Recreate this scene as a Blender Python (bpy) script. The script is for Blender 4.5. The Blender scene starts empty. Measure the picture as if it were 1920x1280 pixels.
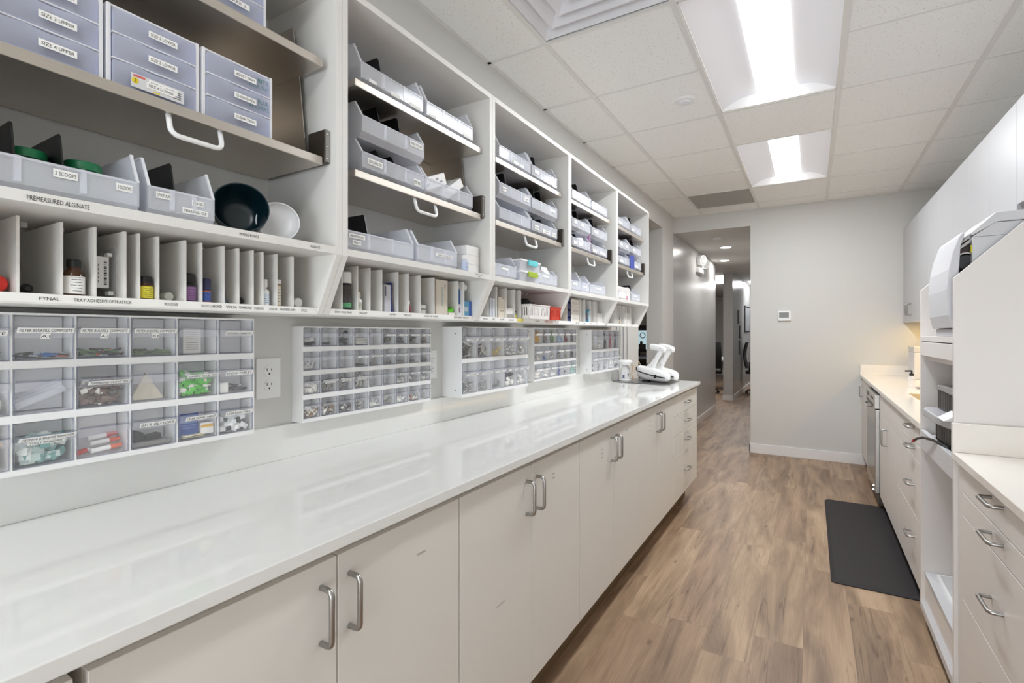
import bpy, math, random
from mathutils import Vector, Matrix
random.seed(7)
S = bpy.context.scene
C = S.collection
PI = math.pi

# ------------------------------------------------------------------ camera, world, exposure
cam_d = bpy.data.cameras.new('camera'); cam = bpy.data.objects.new('camera', cam_d); C.objects.link(cam)
cam.location = (0, 0, 1.295); cam.rotation_euler = (PI/2, 0, math.radians(30.844))
cam_d.sensor_width = 36; cam_d.lens = 940.1/1920*36; cam_d.shift_y = -14.6/1920
cam_d.clip_start = 0.02; cam_d.clip_end = 60
S.camera = cam
w = bpy.data.worlds.new('world'); S.world = w; w.use_nodes = True
w.node_tree.nodes['Background'].inputs[0].default_value = (1, 1, 1, 1)
w.node_tree.nodes['Background'].inputs[1].default_value = 0.0
S.view_settings.view_transform = 'Standard'; S.view_settings.look = 'None'
S.view_settings.exposure = 0.50; S.view_settings.gamma = 1.0
try: S.view_settings.use_curve_mapping = False
except Exception: pass
S.cycles.max_bounces = 14; S.cycles.diffuse_bounces = 7; S.cycles.glossy_bounces = 5
S.cycles.transparent_max_bounces = 32; S.cycles.transmission_bounces = 6
S.cycles.caustics_reflective = False; S.cycles.caustics_refractive = False
S.cycles.sample_clamp_indirect = 6.0

LENS = 2.6      # troffer lens radiance
TROFFER_W = 19.5  # light thrown down by each troffer
REAR_FILL = 3.9       # strength of the added fill panel in the rear wall
# ------------------------------------------------------------------ materials
def lin(c):
    def f(v):
        v /= 255.0
        return v/12.92 if v <= 0.04045 else ((v+0.055)/1.055)**2.4
    return (f(c[0]), f(c[1]), f(c[2]), 1)
MATS = {}
def mat(name, c, rough=0.5, metal=0.0, spec=0.5, emit=0, coat=0):
    m = bpy.data.materials.new(name); m.use_nodes = True
    b = m.node_tree.nodes['Principled BSDF']
    b.inputs['Base Color'].default_value = lin(c); b.inputs['Roughness'].default_value = rough
    b.inputs['Metallic'].default_value = metal; b.inputs['Specular IOR Level'].default_value = spec
    if coat: b.inputs['Coat Weight'].default_value = coat; b.inputs['Coat Roughness'].default_value = 0.06
    if emit:
        b.inputs['Emission Color'].default_value = lin(c); b.inputs['Emission Strength'].default_value = emit
    MATS[name] = m
    return m
def N(m, t, **k):
    n = m.node_tree.nodes.new(t)
    for a, v in k.items(): setattr(n, a, v)
    return n
def L(m, a, b): m.node_tree.links.new(a, b)
def see_thru(name, c, fac, tint=(255, 255, 255), rough=0.2, spec=0.5, milky=0.0):
    m = mat(name, c, rough, 0, spec); nt = m.node_tree
    b = nt.nodes['Principled BSDF']; o = nt.nodes['Material Output']
    t = N(m, 'ShaderNodeBsdfTransparent'); t.inputs[0].default_value = lin(tint)
    x = N(m, 'ShaderNodeMixShader'); x.inputs[0].default_value = fac
    src = b.outputs[0]
    if milky:
        tl = N(m, 'ShaderNodeBsdfTranslucent'); tl.inputs[0].default_value = lin(c)
        mx_ = N(m, 'ShaderNodeMixShader'); mx_.inputs[0].default_value = milky; L(m, b.outputs[0], mx_.inputs[1]); L(m, tl.outputs[0], mx_.inputs[2]); src = mx_.outputs[0]
    L(m, t.outputs[0], x.inputs[1]); L(m, src, x.inputs[2]); L(m, x.outputs[0], o.inputs[0])
    return m
def noisy(m, c1, c2, scale, detail=3, stretch=(1, 1, 1), lo=0.35, hi=0.65, bump=0):
    tc = N(m, 'ShaderNodeTexCoord'); mp = N(m, 'ShaderNodeMapping'); mp.inputs['Scale'].default_value = stretch
    n = N(m, 'ShaderNodeTexNoise'); n.inputs['Scale'].default_value = scale; n.inputs['Detail'].default_value = detail
    r = N(m, 'ShaderNodeValToRGB'); r.color_ramp.elements[0].position = lo; r.color_ramp.elements[1].position = hi
    r.color_ramp.elements[0].color = lin(c1); r.color_ramp.elements[1].color = lin(c2)
    L(m, tc.outputs['Object'], mp.inputs[0]); L(m, mp.outputs[0], n.inputs['Vector']); L(m, n.outputs[0], r.inputs[0])
    b = m.node_tree.nodes['Principled BSDF']; L(m, r.outputs[0], b.inputs['Base Color'])
    if bump:
        bp = N(m, 'ShaderNodeBump'); bp.inputs['Strength'].default_value = bump; bp.inputs['Distance'].default_value = 0.002
        L(m, n.outputs[0], bp.inputs['Height']); L(m, bp.outputs[0], b.inputs['Normal'])
    return m
lam = mat('white_laminate', (224, 221, 215), 0.42)
lam_in = mat('shelf_laminate', (229, 227, 223), 0.45)
lam_r = mat('pale_laminate', (228, 223, 219), 0.42)
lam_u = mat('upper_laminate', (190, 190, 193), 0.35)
lam_w = mat('bright_laminate', (206, 206, 209), 0.35)
quartz = noisy(mat('white_quartz', (228, 228, 226), 0.06, 0, 0.5), (229, 229, 227), (228, 228, 226), 30, 2)
quartz_w = noisy(mat('cream_quartz', (238, 233, 224), 0.12, 0, 0.5), (238, 233, 226), (237, 232, 225), 30, 2)
wallm = noisy(mat('grey_wall_paint', (210, 209, 206), 0.6), (211, 210, 207), (210, 209, 206), 60, 4)
wallg = noisy(mat('satin_grey_wall_paint', (192, 191, 190), 0.22), (193, 192, 191), (189, 188, 187), 14, 3, bump=0.03)
base_m = mat('white_trim_paint', (232, 230, 229), 0.35)
steel = noisy(mat('brushed_steel', (216, 208, 198), 0.36, 1.0), (218, 210, 200), (213, 205, 195), 8, 6, (60, 1, 60), 0.3, 0.7)
steel_e = mat('steel_edge', (196, 193, 188), 0.35, 0.9)
nickel = mat('satin_nickel', (170, 168, 165), 0.3, 1.0)
chrome = mat('chrome', (205, 205, 208), 0.12, 1.0)
bronze = mat('dark_bracket_metal', (92, 84, 76), 0.35, 0.8)
white_p = mat('white_plastic', (236, 236, 236), 0.35)
white_g = mat('glossy_white_plastic', (240, 240, 240), 0.18)
black_p = mat('black_plastic', (20, 20, 22), 0.38)
black_m = mat('matte_black', (14, 14, 15), 0.7)
frost = see_thru('frosted_plastic', (248, 250, 255), 0.37, (253, 253, 255), 0.14, 0.6)
frost_rim = see_thru('frosted_rim_plastic', (250, 251, 254), 0.78, (250, 250, 253), 0.25)
frost_d = see_thru('frosted_drawer_plastic', (230, 234, 250), 0.46, (220, 224, 244), 0.2)
clear = see_thru('clear_plastic', (250, 250, 252), 0.07, (255, 255, 255), 0.06, 0.6)
clear2 = see_thru('clear_lip_plastic', (248, 248, 252), 0.20, (252, 252, 254), 0.06, 0.7)
clear_e = see_thru('refraction_edge_plastic', (164, 166, 178), 0.32, (236, 237, 243), 0.08, 0.7)  # grey tint imitates the dark refraction along clear bin edges
paper = mat('label_paper', (244, 243, 240), 0.6)
ink = mat('black_ink', (38, 38, 40), 0.6)
ink_l = mat('grey_ink', (120, 118, 116), 0.6)
lens_m = mat('light_lens', (255, 255, 255), 0.4, emit=LENS)
reflm = mat('reflector_white', (228, 228, 233), 0.35)
tee = mat('ceiling_grid_paint', (226, 225, 222), 0.45)
rubber = mat('dark_mat_rubber', (62, 58, 59), 0.6, 0, 0.25)
toe_m = mat('toe_kick_brown', (112, 92, 66), 0.6)
gap_m = mat('dark_gap', (60, 56, 52), 0.7)
def colm(name, c, rough=0.45, metal=0): return MATS.get(name) or mat(name, c, rough, metal)

# floor planks
fl = mat('oak_plank_floor', (170, 145, 118), 0.42); nt = fl.node_tree; B = nt.nodes['Principled BSDF']
tc = N(fl, 'ShaderNodeTexCoord'); mp = N(fl, 'ShaderNodeMapping'); mp.inputs['Rotation'].default_value = (0, 0, PI/2)
L(fl, tc.outputs['Object'], mp.inputs[0])
bk = N(fl, 'ShaderNodeTexBrick'); bk.offset = 0.0
bk.inputs['Scale'].default_value = 1; bk.inputs['Brick Width'].default_value = 1.22; bk.inputs['Row Height'].default_value = 0.18
bk.inputs['Mortar Size'].default_value = 0.0007; bk.inputs['Mortar Smooth'].default_value = 0.2
bk.inputs['Color1'].default_value = (0, 0, 0, 1); bk.inputs['Color2'].default_value = (1, 1, 1, 1); bk.inputs['Mortar'].default_value = (0.5, 0.5, 0.5, 1)
sx_ = N(fl, 'ShaderNodeSeparateXYZ'); L(fl, mp.outputs[0], sx_.inputs[0])
dv = N(fl, 'ShaderNodeMath', operation='DIVIDE'); dv.inputs[1].default_value = 0.18; L(fl, sx_.outputs[1], dv.inputs[0])
fr_ = N(fl, 'ShaderNodeMath', operation='FLOOR'); L(fl, dv.outputs[0], fr_.inputs[0])
wn = N(fl, 'ShaderNodeTexWhiteNoise', noise_dimensions='1D'); L(fl, fr_.outputs[0], wn.inputs['W'])
ml = N(fl, 'ShaderNodeMath', operation='MULTIPLY_ADD'); ml.inputs[1].default_value = 1.22; L(fl, wn.outputs['Value'], ml.inputs[0]); L(fl, sx_.outputs[0], ml.inputs[2])
cb = N(fl, 'ShaderNodeCombineXYZ'); L(fl, ml.outputs[0], cb.inputs[0]); L(fl, sx_.outputs[1], cb.inputs[1])
L(fl, cb.outputs[0], bk.inputs['Vector'])
# per-plank offset for the grain
wm = N(fl, 'ShaderNodeMixRGB', blend_type='ADD'); wm.inputs[0].default_value = 1
sc_ = N(fl, 'ShaderNodeVectorMath', operation='SCALE'); sc_.inputs['Scale'].default_value = 17.0
L(fl, bk.outputs['Color'], sc_.inputs[0]); L(fl, mp.outputs[0], wm.inputs[1]); L(fl, sc_.outputs[0], wm.inputs[2])
m2 = N(fl, 'ShaderNodeMapping'); m2.inputs['Scale'].default_value = (1.0, 6.5, 1); L(fl, wm.outputs[0], m2.inputs[0])
n1 = N(fl, 'ShaderNodeTexNoise'); n1.inputs['Scale'].default_value = 1.6; n1.inputs['Detail'].default_value = 5; n1.inputs['Roughness'].default_value = 0.5; n1.inputs['Distortion'].default_value = 0.8
L(fl, m2.outputs[0], n1.inputs['Vector'])
m3 = N(fl, 'ShaderNodeMapping'); m3.inputs['Scale'].default_value = (3, 110, 1); L(fl, wm.outputs[0], m3.inputs[0])
n2 = N(fl, 'ShaderNodeTexNoise'); n2.inputs['Scale'].default_value = 1.5; n2.inputs['Detail'].default_value = 4; L(fl, m3.outputs[0], n2.inputs['Vector'])
r1 = N(fl, 'ShaderNodeValToRGB'); e = r1.color_ramp.elements
e[0].position = 0.22; e[0].color = lin((108, 87, 72)); e[1].position = 0.70; e[1].color = lin((192, 166, 140))
x = e.new(0.36); x.color = lin((142, 119, 98)); x = e.new(0.50); x.color = lin((167, 142, 118))
L(fl, n1.outputs[0], r1.inputs[0])
r2 = N(fl, 'ShaderNodeValToRGB'); r2.color_ramp.elements[0].position = 0.3; r2.color_ramp.elements[0].color = (0.80, 0.79, 0.78, 1); r2.color_ramp.elements[1].position = 0.62; r2.color_ramp.elements[1].color = (1.03, 1.03, 1.03, 1)
L(fl, n2.outputs[0], r2.inputs[0])
mu = N(fl, 'ShaderNodeMixRGB', blend_type='MULTIPLY'); mu.inputs[0].default_value = 0.75; L(fl, r1.outputs[0], mu.inputs[1]); L(fl, r2.outputs[0], mu.inputs[2])
# plank to plank tone
r3 = N(fl, 'ShaderNodeValToRGB'); r3.color_ramp.elements[0].color = lin((226, 217, 213)); r3.color_ramp.elements[1].color = lin((255, 252, 246))
L(fl, bk.outputs['Color'], r3.inputs[0])
mu2 = N(fl, 'ShaderNodeMixRGB', blend_type='MULTIPLY'); mu2.inputs[0].default_value = 1; L(fl, mu.outputs[0], mu2.inputs[1]); L(fl, r3.outputs[0], mu2.inputs[2])
# knots
m4 = N(fl, 'ShaderNodeMapping'); m4.inputs['Scale'].default_value = (3.4, 8, 1); L(fl, wm.outputs[0], m4.inputs[0])
vo = N(fl, 'ShaderNodeTexVoronoi'); vo.inputs['Scale'].default_value = 1.0; L(fl, m4.outputs[0], vo.inputs['Vector'])
r4 = N(fl, 'ShaderNodeValToRGB'); r4.color_ramp.elements[0].position = 0.02; r4.color_ramp.elements[0].color = (0.42, 0.38, 0.36, 1); r4.color_ramp.elements[1].position = 0.11; r4.color_ramp.elements[1].color = (1, 1, 1, 1)
L(fl, vo.outputs['Distance'], r4.inputs[0])
mu3 = N(fl, 'ShaderNodeMixRGB', blend_type='MULTIPLY'); mu3.inputs[0].default_value = 0.85; L(fl, mu2.outputs[0], mu3.inputs[1]); L(fl, r4.outputs[0], mu3.inputs[2])
# dark grain cracks along the boards
m5 = N(fl, 'ShaderNodeMapping'); m5.inputs['Scale'].default_value = (0.55, 13, 1); m5.inputs['Location'].default_value = (5.2, 1.7, 0); L(fl, wm.outputs[0], m5.inputs[0])
n5 = N(fl, 'ShaderNodeTexNoise'); n5.inputs['Scale'].default_value = 1.3; n5.inputs['Detail'].default_value = 3; n5.inputs['Distortion'].default_value = 0.5; L(fl, m5.outputs[0], n5.inputs['Vector'])
r5 = N(fl, 'ShaderNodeValToRGB'); q5_ = r5.color_ramp.elements; q5_[0].position = 0.482; q5_[0].color = (1, 1, 1, 1); q5_[1].position = 0.512; q5_[1].color = (1, 1, 1, 1); k5 = q5_.new(0.497); k5.color = (0.52, 0.48, 0.45, 1); L(fl, n5.outputs[0], r5.inputs[0])
n6 = N(fl, 'ShaderNodeTexNoise'); n6.inputs['Scale'].default_value = 2.2; n6.inputs['Detail'].default_value = 1; L(fl, wm.outputs[0], n6.inputs['Vector'])
r6 = N(fl, 'ShaderNodeValToRGB'); r6.color_ramp.elements[0].position = 0.50; r6.color_ramp.elements[1].position = 0.62; L(fl, n6.outputs[0], r6.inputs[0])
mu5 = N(fl, 'ShaderNodeMixRGB', blend_type='MULTIPLY'); L(fl, r6.outputs[0], mu5.inputs[0]); L(fl, mu3.outputs[0], mu5.inputs[1]); L(fl, r5.outputs[0], mu5.inputs[2])
# seams
mu4 = N(fl, 'ShaderNodeMixRGB', blend_type='MIX'); mu4.inputs[2].default_value = lin((120, 99, 80)); L(fl, bk.outputs['Fac'], mu4.inputs[0]); L(fl, mu5.outputs[0], mu4.inputs[1])
L(fl, mu4.outputs[0], B.inputs['Base Color'])
bp = N(fl, 'ShaderNodeBump'); bp.inputs['Strength'].default_value = 0.12; bp.inputs['Distance'].default_value = 0.003; L(fl, n2.outputs[0], bp.inputs['Height']); L(fl, bp.outputs[0], B.inputs['Normal'])

# acoustic tile with fissures and pin holes
ct = mat('ceiling_tile', (214, 213, 209), 0.8)
tc = N(ct, 'ShaderNodeTexCoord'); B = ct.node_tree.nodes['Principled BSDF']
vo = N(ct, 'ShaderNodeTexVoronoi'); vo.inputs['Scale'].default_value = 95; L(ct, tc.outputs['Object'], vo.inputs['Vector'])
nn = N(ct, 'ShaderNodeTexNoise'); nn.inputs['Scale'].default_value = 120; nn.inputs['Detail'].default_value = 2; L(ct, tc.outputs['Object'], nn.inputs['Vector'])
ra = N(ct, 'ShaderNodeValToRGB'); ra.color_ramp.elements[0].position = 0.10; ra.color_ramp.elements[0].color = (0.5, 0.5, 0.49, 1); ra.color_ramp.elements[1].position = 0.24; ra.color_ramp.elements[1].color = (1, 1, 1, 1); L(ct, vo.outputs['Distance'], ra.inputs[0])
rb = N(ct, 'ShaderNodeValToRGB'); rb.color_ramp.elements[0].position = 0.44; rb.color_ramp.elements[0].color = (1, 1, 1, 1); rb.color_ramp.elements[1].position = 0.62; rb.color_ramp.elements[1].color = (0, 0, 0, 1); L(ct, nn.outputs[0], rb.inputs[0])
mx = N(ct, 'ShaderNodeMixRGB', blend_type='MIX'); mx.inputs[1].default_value = (1, 1, 1, 1); L(ct, rb.outputs[0], mx.inputs[0]); L(ct, ra.outputs[0], mx.inputs[2])
my = N(ct, 'ShaderNodeMixRGB', blend_type='MULTIPLY'); my.inputs[0].default_value = 1; my.inputs[1].default_value = lin((242, 242, 240)); L(ct, mx.outputs[0], my.inputs[2]); L(ct, my.outputs[0], B.inputs['Base Color'])

# ------------------------------------------------------------------ mesh helpers
WO = {}      # world origin of every built object
class MB:
    def __init__(s): s.v = []; s.f = []; s.m = []
    def add(s, vs, fs, mi=0):
        o = len(s.v); s.v += [tuple(p) for p in vs]
        for f in fs: s.f.append([i+o for i in f]); s.m.append(mi)
        return s
    def box(s, x0, x1, y0, y1, z0, z1, mi=0):
        return s.add([(x0,y0,z0),(x1,y0,z0),(x1,y1,z0),(x0,y1,z0),(x0,y0,z1),(x1,y0,z1),(x1,y1,z1),(x0,y1,z1)],
                     [(0,3,2,1),(4,5,6,7),(0,1,5,4),(1,2,6,5),(2,3,7,6),(3,0,4,7)], mi)
    def obox(s, M4, sx, sy, sz, mi=0):
        vs = [M4 @ Vector((a*sx/2, b*sy/2, c*sz/2)) for c in (-1,1) for a,b in ((-1,-1),(1,-1),(1,1),(-1,1))]
        return s.add(vs, [(0,3,2,1),(4,5,6,7),(0,1,5,4),(1,2,6,5),(2,3,7,6),(3,0,4,7)], mi)
    def prism(s, pts, y0, y1, mi=0, ax='y', caps=True):
        # pts in (x,z) extruded along y; ax='x': pts in (y,z) along x; ax='z': pts in (x,y) along z
        g = {'y': lambda p,t: (p[0],t,p[1]), 'x': lambda p,t: (t,p[0],p[1]), 'z': lambda p,t: (p[0],p[1],t)}[ax]
        n = len(pts); vs = [g(p,y0) for p in pts]+[g(p,y1) for p in pts]
        fs = [(i,(i+1)%n,n+(i+1)%n,n+i) for i in range(n)]
        if caps: fs += [tuple(range(n))[::-1], tuple(range(n,2*n))]
        return s.add(vs, fs, mi)
    def ring(s, c, r, ax, n=16):
        a = Vector(ax).normalized(); t = Vector((0,0,1)) if abs(a.z) < 0.9 else Vector((1,0,0))
        u = a.cross(t).normalized(); w_ = a.cross(u)
        return [Vector(c)+u*(r*math.cos(2*PI*i/n))+w_*(r*math.sin(2*PI*i/n)) for i in range(n)]
    def lathe(s, p0, ax, prof, n=18, mi=0, cap=(True, True)):
        # prof: list of (distance along axis, radius)
        a = Vector(ax).normalized(); o = len(s.v); k = len(prof)
        for d, r in prof: s.v += [tuple(q) for q in s.ring(Vector(p0)+a*d, max(r,1e-5), a, n)]
        for j in range(k-1):
            for i in range(n):
                s.f.append([o+j*n+i, o+j*n+(i+1)%n, o+(j+1)*n+(i+1)%n, o+(j+1)*n+i]); s.m.append(mi)
        if cap[0]: s.f.append([o+i for i in range(n)][::-1]); s.m.append(mi)
        if cap[1]: s.f.append([o+(k-1)*n+i for i in range(n)]); s.m.append(mi)
        return s
    def tube(s, path, r, n=10, mi=0, cap=True):
        P_ = [Vector(p) for p in path]; o = len(s.v); k = len(P_); up = None
        for j, p in enumerate(P_):
            d = (P_[min(j+1,k-1)]-P_[max(j-1,0)]).normalized()
            if up is None: up = Vector((0,0,1)) if abs(d.z) < 0.9 else Vector((1,0,0))
            u = d.cross(up).normalized(); w_ = u.cross(d).normalized(); up = w_
            rr = r[j] if isinstance(r, (list, tuple)) else r
            for i in range(n):
                t = 2*PI*i/n; s.v.append(tuple(p+u*(rr*math.cos(t))+w_*(rr*math.sin(t))))
        for j in range(k-1):
            for i in range(n):
                s.f.append([o+j*n+i, o+j*n+(i+1)%n, o+(j+1)*n+(i+1)%n, o+(j+1)*n+i]); s.m.append(mi)
        if cap:
            s.f.append([o+i for i in range(n)][::-1]); s.m.append(mi)
            s.f.append([o+(k-1)*n+i for i in range(n)]); s.m.append(mi)
        return s
    def quad(s, a, b, c, d, mi=0): return s.add([a,b,c,d], [(0,1,2,3)], mi)
    def text(s, t, c, h, u=(0,1,0), v=(0,0,1), width=None, mi=1):
        vs, fs, wd = glyphs(t)
        k = h/0.72; kx = k if width is None else min(k*1.6, width/max(wd,1e-4))
        U = Vector(u).normalized(); V = Vector(v).normalized()
        return s.add([Vector(c)+U*((p[0]-wd/2)*kx)+V*((p[1]-0.36)*k) for p in vs], fs, mi)
    def build(s, name, mats, parent=None, bevel=0, smooth=False, loc=None):
        me = bpy.data.meshes.new(name)
        if parent is not None: org = WO[parent]
        elif loc is not None: org = Vector(loc)
        else:
            xs = [p[0] for p in s.v]; ys = [p[1] for p in s.v]; zs = [p[2] for p in s.v]
            org = Vector(((min(xs)+max(xs))/2, (min(ys)+max(ys))/2, min(zs)))
        me.from_pydata([(p[0]-org.x, p[1]-org.y, p[2]-org.z) for p in s.v], [], s.f)
        for m in (mats if isinstance(mats, (list, tuple)) else [mats]): me.materials.append(m)
        for p, i in zip(me.polygons, s.m): p.material_index = i
        if smooth:
            for p in me.polygons: p.use_smooth = True
        me.update()
        if smooth:
            try: me.set_sharp_from_angle(angle=math.radians(40))
            except Exception: pass
        o = bpy.data.objects.new(name, me); C.objects.link(o)
        if parent is not None: o.parent = parent
        else: o.location = org
        WO[o] = org
        if bevel:
            b = o.modifiers.new('bevel', 'BEVEL'); b.width = bevel; b.segments = 2; b.limit_method = 'ANGLE'; b.angle_limit = math.radians(50)
        return o
GL = {}
def glyphs(t):
    if t in GL: return GL[t]
    cu = bpy.data.curves.new('lettering', 'FONT'); cu.body = t; cu.resolution_u = 2
    o = bpy.data.objects.new('lettering', cu); C.objects.link(o)
    dg = bpy.context.evaluated_depsgraph_get(); dg.update()
    me = o.evaluated_get(dg).to_mesh()
    vs = [(v.co.x, v.co.y) for v in me.vertices]; fs = [tuple(p.vertices) for p in me.polygons]
    o.evaluated_get(dg).to_mesh_clear()
    bpy.data.objects.remove(o); bpy.data.curves.remove(cu)
    x0 = min((p[0] for p in vs), default=0); x1 = max((p[0] for p in vs), default=1)
    GL[t] = ([(p[0]-x0, p[1]) for p in vs], fs, x1-x0)
    return GL[t]
def tag(o, label, cat, group=None, kind=None):
    o['label'] = label; o['category'] = cat
    if group: o['group'] = group
    if kind: o['kind'] = kind
    return o
def thing(name, loc, label, cat, group=None):
    o = bpy.data.objects.new(name, None); C.objects.link(o); o.location = loc; o.empty_display_size = 0.05
    WO[o] = Vector(loc)
    return tag(o, label, cat, group)
def struct(name, mb, m, bevel=0, smooth=False):
    o = mb.build(name, m, bevel=bevel, smooth=smooth); o['kind'] = 'structure'; return o
def part_label(o, t): o['label'] = t; return o
def copy_tree(root, loc, label):
    r = root.copy(); C.objects.link(r); r.location = loc; r['label'] = label; WO[r] = Vector(loc)
    for ch in list(root.children):
        c = ch.copy(); C.objects.link(c); c.parent = r
        for g in list(ch.children):
            d = g.copy(); C.objects.link(d); d.parent = c
    return r
def card(mb, x, y0, y1, z0, z1, t=None, h=None, u=(0,1,0), v=(0,0,1), th=0.0006, frac=0.86):
    # paper label on a surface facing +X, printed with black letters
    mb.box(x, x+th, y0, y1, z0, z1, 0)
    if t: mb.text(t, (x+th+0.0003, (y0+y1)/2, (z0+z1)/2), h or (z1-z0)*0.5, u, v, (y1-y0)*frac, 1)
    return mb
def pull(parent, pts, r=0.0055, name='handle', m=None):
    return MB().tube(pts, r, 10).build(name, m or nickel, parent, smooth=True)
def bow(p, out, along, ln, d=0.03, k=0.012):
    # points of a bent wire pull: centre p on the face, out = normal, along = direction of the grip
    p = Vector(p); o = Vector(out); a = Vector(along); h = ln/2
    res = [p+a*-h, p+a*-h+o*(d-k)]
    for t in (0.25, 0.5, 0.75): res.append(p+a*(-h+k*(1-math.cos(t*PI/2)))+o*(d-k+k*math.sin(t*PI/2)))
    res.append(p+a*(-h+k)+o*d); res.append(p+a*(h-k)+o*d)
    for t in (0.75, 0.5, 0.25): res.append(p+a*(h-k*(1-math.cos(t*PI/2)))+o*(d-k+k*math.sin(t*PI/2)))
    res += [p+a*h+o*(d-k), p+a*h]
    return res
# ------------------------------------------------------------------ room shell
XL, XR, YB, YF, ZC, ZH = -1.395, 1.06, -2.6, 6.04, 2.655, 2.473
struct('floor', MB().box(-5.2, XR+0.12, YB-0.12, 18.0, -0.05, 0), fl)
b = MB(); b.box(XL-0.175, XL, YB, 4.65, 0, ZC); b.box(XL-0.175, XL, 4.65, 5.535, 2.45, ZC); b.box(XL-0.175, XL, 5.535, YF, 0, ZC)
struct('wall_left', b, wallm)
struct('wall_right', MB().box(XR, XR+0.12, YB, YF+0.12, 0, ZC), wallm)
struct('wall_rear', MB().box(XL, XR, YB-0.12, YB, 0, 0.05).box(XL, XR, YB-0.12, YB, 1.75, ZC).box(XL, XL+0.15, YB-0.12, YB, 0.05, 1.75).box(XR-0.15, XR, YB-0.12, YB, 0.05, 1.75), wallm)
struct('added_fill_panel', MB().box(XL+0.15, XR-0.15, YB-0.1, YB-0.04, 0.05, 1.75), mat('rear_fill_glow', (238, 247, 255), 0.5, emit=REAR_FILL))  # unseen glowing panel, added in the rear wall as fill light
b = MB(); b.box(-0.571, XR, YF, YF+0.12, 0, ZC); b.box(XL, -0.571, YF, YF+0.12, ZH, ZC)
struct('wall_far', b, wallm)
# corridor beyond the far wall
struct('wall_corridor_left', MB().box(XL-0.175, XL, YF, 9.06, 0, ZC), wallg)
struct('wall_corridor_right', MB().box(-0.45, -0.33, YF+0.12, 17.0, 0, ZC), wallm)
struct('wall_corridor_end', MB().box(-4.2, -0.3, 17.0, 17.12, 0, ZC), wallm)
struct('wall_hall_return', MB().box(-1.476, -1.305, 10.5, 17.0, 0, ZH), wallg)
struct('ceiling_corridor', MB().box(-4.2, -0.33, YF+0.12, 17.0, ZH, ZH+0.05), wallm)
struct('wall_hall_far', MB().box(-4.3, -4.2, 9.0, 17.0, 0, ZC), wallm)
b = MB(); b.box(-4.2, XL-0.175, 8.94, 9.06, 0, ZC); struct('wall_hall_near', b, wallm)
# side room through the opening in the left wall
b = MB(); b.box(-3.9, -1.57, 8.2, 8.3, 0, 2.6); struct('wall_side_room_end', b, wallm)
b = MB(); b.box(-4.0, -3.9, 3.4, 8.3, 0, 2.6); struct('wall_side_room_left', b, wallm)
b = MB(); b.box(-3.9, -1.57, 3.3, 3.4, 0, 2.6); struct('wall_side_room_near', b, wallm)
struct('ceiling_side_room', MB().box(-4.0, -1.57, 3.3, 8.3, 2.6, 2.65), wallm)
# baseboards
bb = 0.1
struct('baseboard_far', MB().box(-0.583, XR, YF-0.012, YF, 0, bb).box(-0.583, -0.571, YF-0.012, YF+0.12, 0, bb), base_m, 0.002)
struct('baseboard_left', MB().box(XL, XL+0.012, 5.535, 9.072, 0, bb).box(XL-0.175, XL+0.012, 9.06, 9.072, 0, bb), base_m, 0.002)
struct('baseboard_corridor', MB().box(-1.488, -1.293, 10.488, 10.5, 0, bb).box(-1.305, -1.293, 10.488, 17, 0, bb), base_m, 0.002)
# ------------------------------------------------------------------ suspended ceiling
gx = [XL, -1.071, -0.487, 0.133, 0.725, XR]; gy = [2.10+0.61*k for k in range(-8, 7)]
gy = [YB]+[round(y, 3) for y in gy if y > YB+0.05]+[YF]
TROF = [(-1.56, -0.34), (2.10, 3.32), (3.93, 5.15)]
def holed(ix, y0, y1):
    c = (y0+y1)/2
    if ix == 2 and any(a-0.02 < c < z+0.02 for a, z in TROF): return True
    if ix == 1 and (1.49 < c < 2.10 or 5.15 < c < 5.76): return True
    return False
b = MB()
for ix in range(5):
    for j in range(len(gy)-1):
        if not holed(ix, gy[j], gy[j+1]): b.box(gx[ix], gx[ix+1], gy[j], gy[j+1], ZC, ZC+0.014)
struct('ceiling', b, ct)
b = MB()
for x in gx[1:-1]: b.box(x-0.012, x+0.012, YB, YF, ZC-0.006, ZC+0.004)
for j, y in enumerate(gy[1:-1]):
    for ix in range(5):
        if holed(ix, y-0.1, y-0.05) and holed(ix, y+0.05, y+0.1) and ix == 2: continue
        b.box(gx[ix]+0.012*(ix > 0), gx[ix+1]-0.012*(ix < 4), y-0.009, y+0.009, ZC-0.005, ZC+0.004)
b.box(XL, XL+0.02, YB, YF, ZC-0.005, ZC+0.002); b.box(XL+0.02, XR, YF-0.02, YF, ZC-0.005, ZC+0.002); b.box(XR-0.02, XR, YB, YF-0.02, ZC-0.005, ZC+0.002)
struct('trim_1', b, tee)
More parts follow.
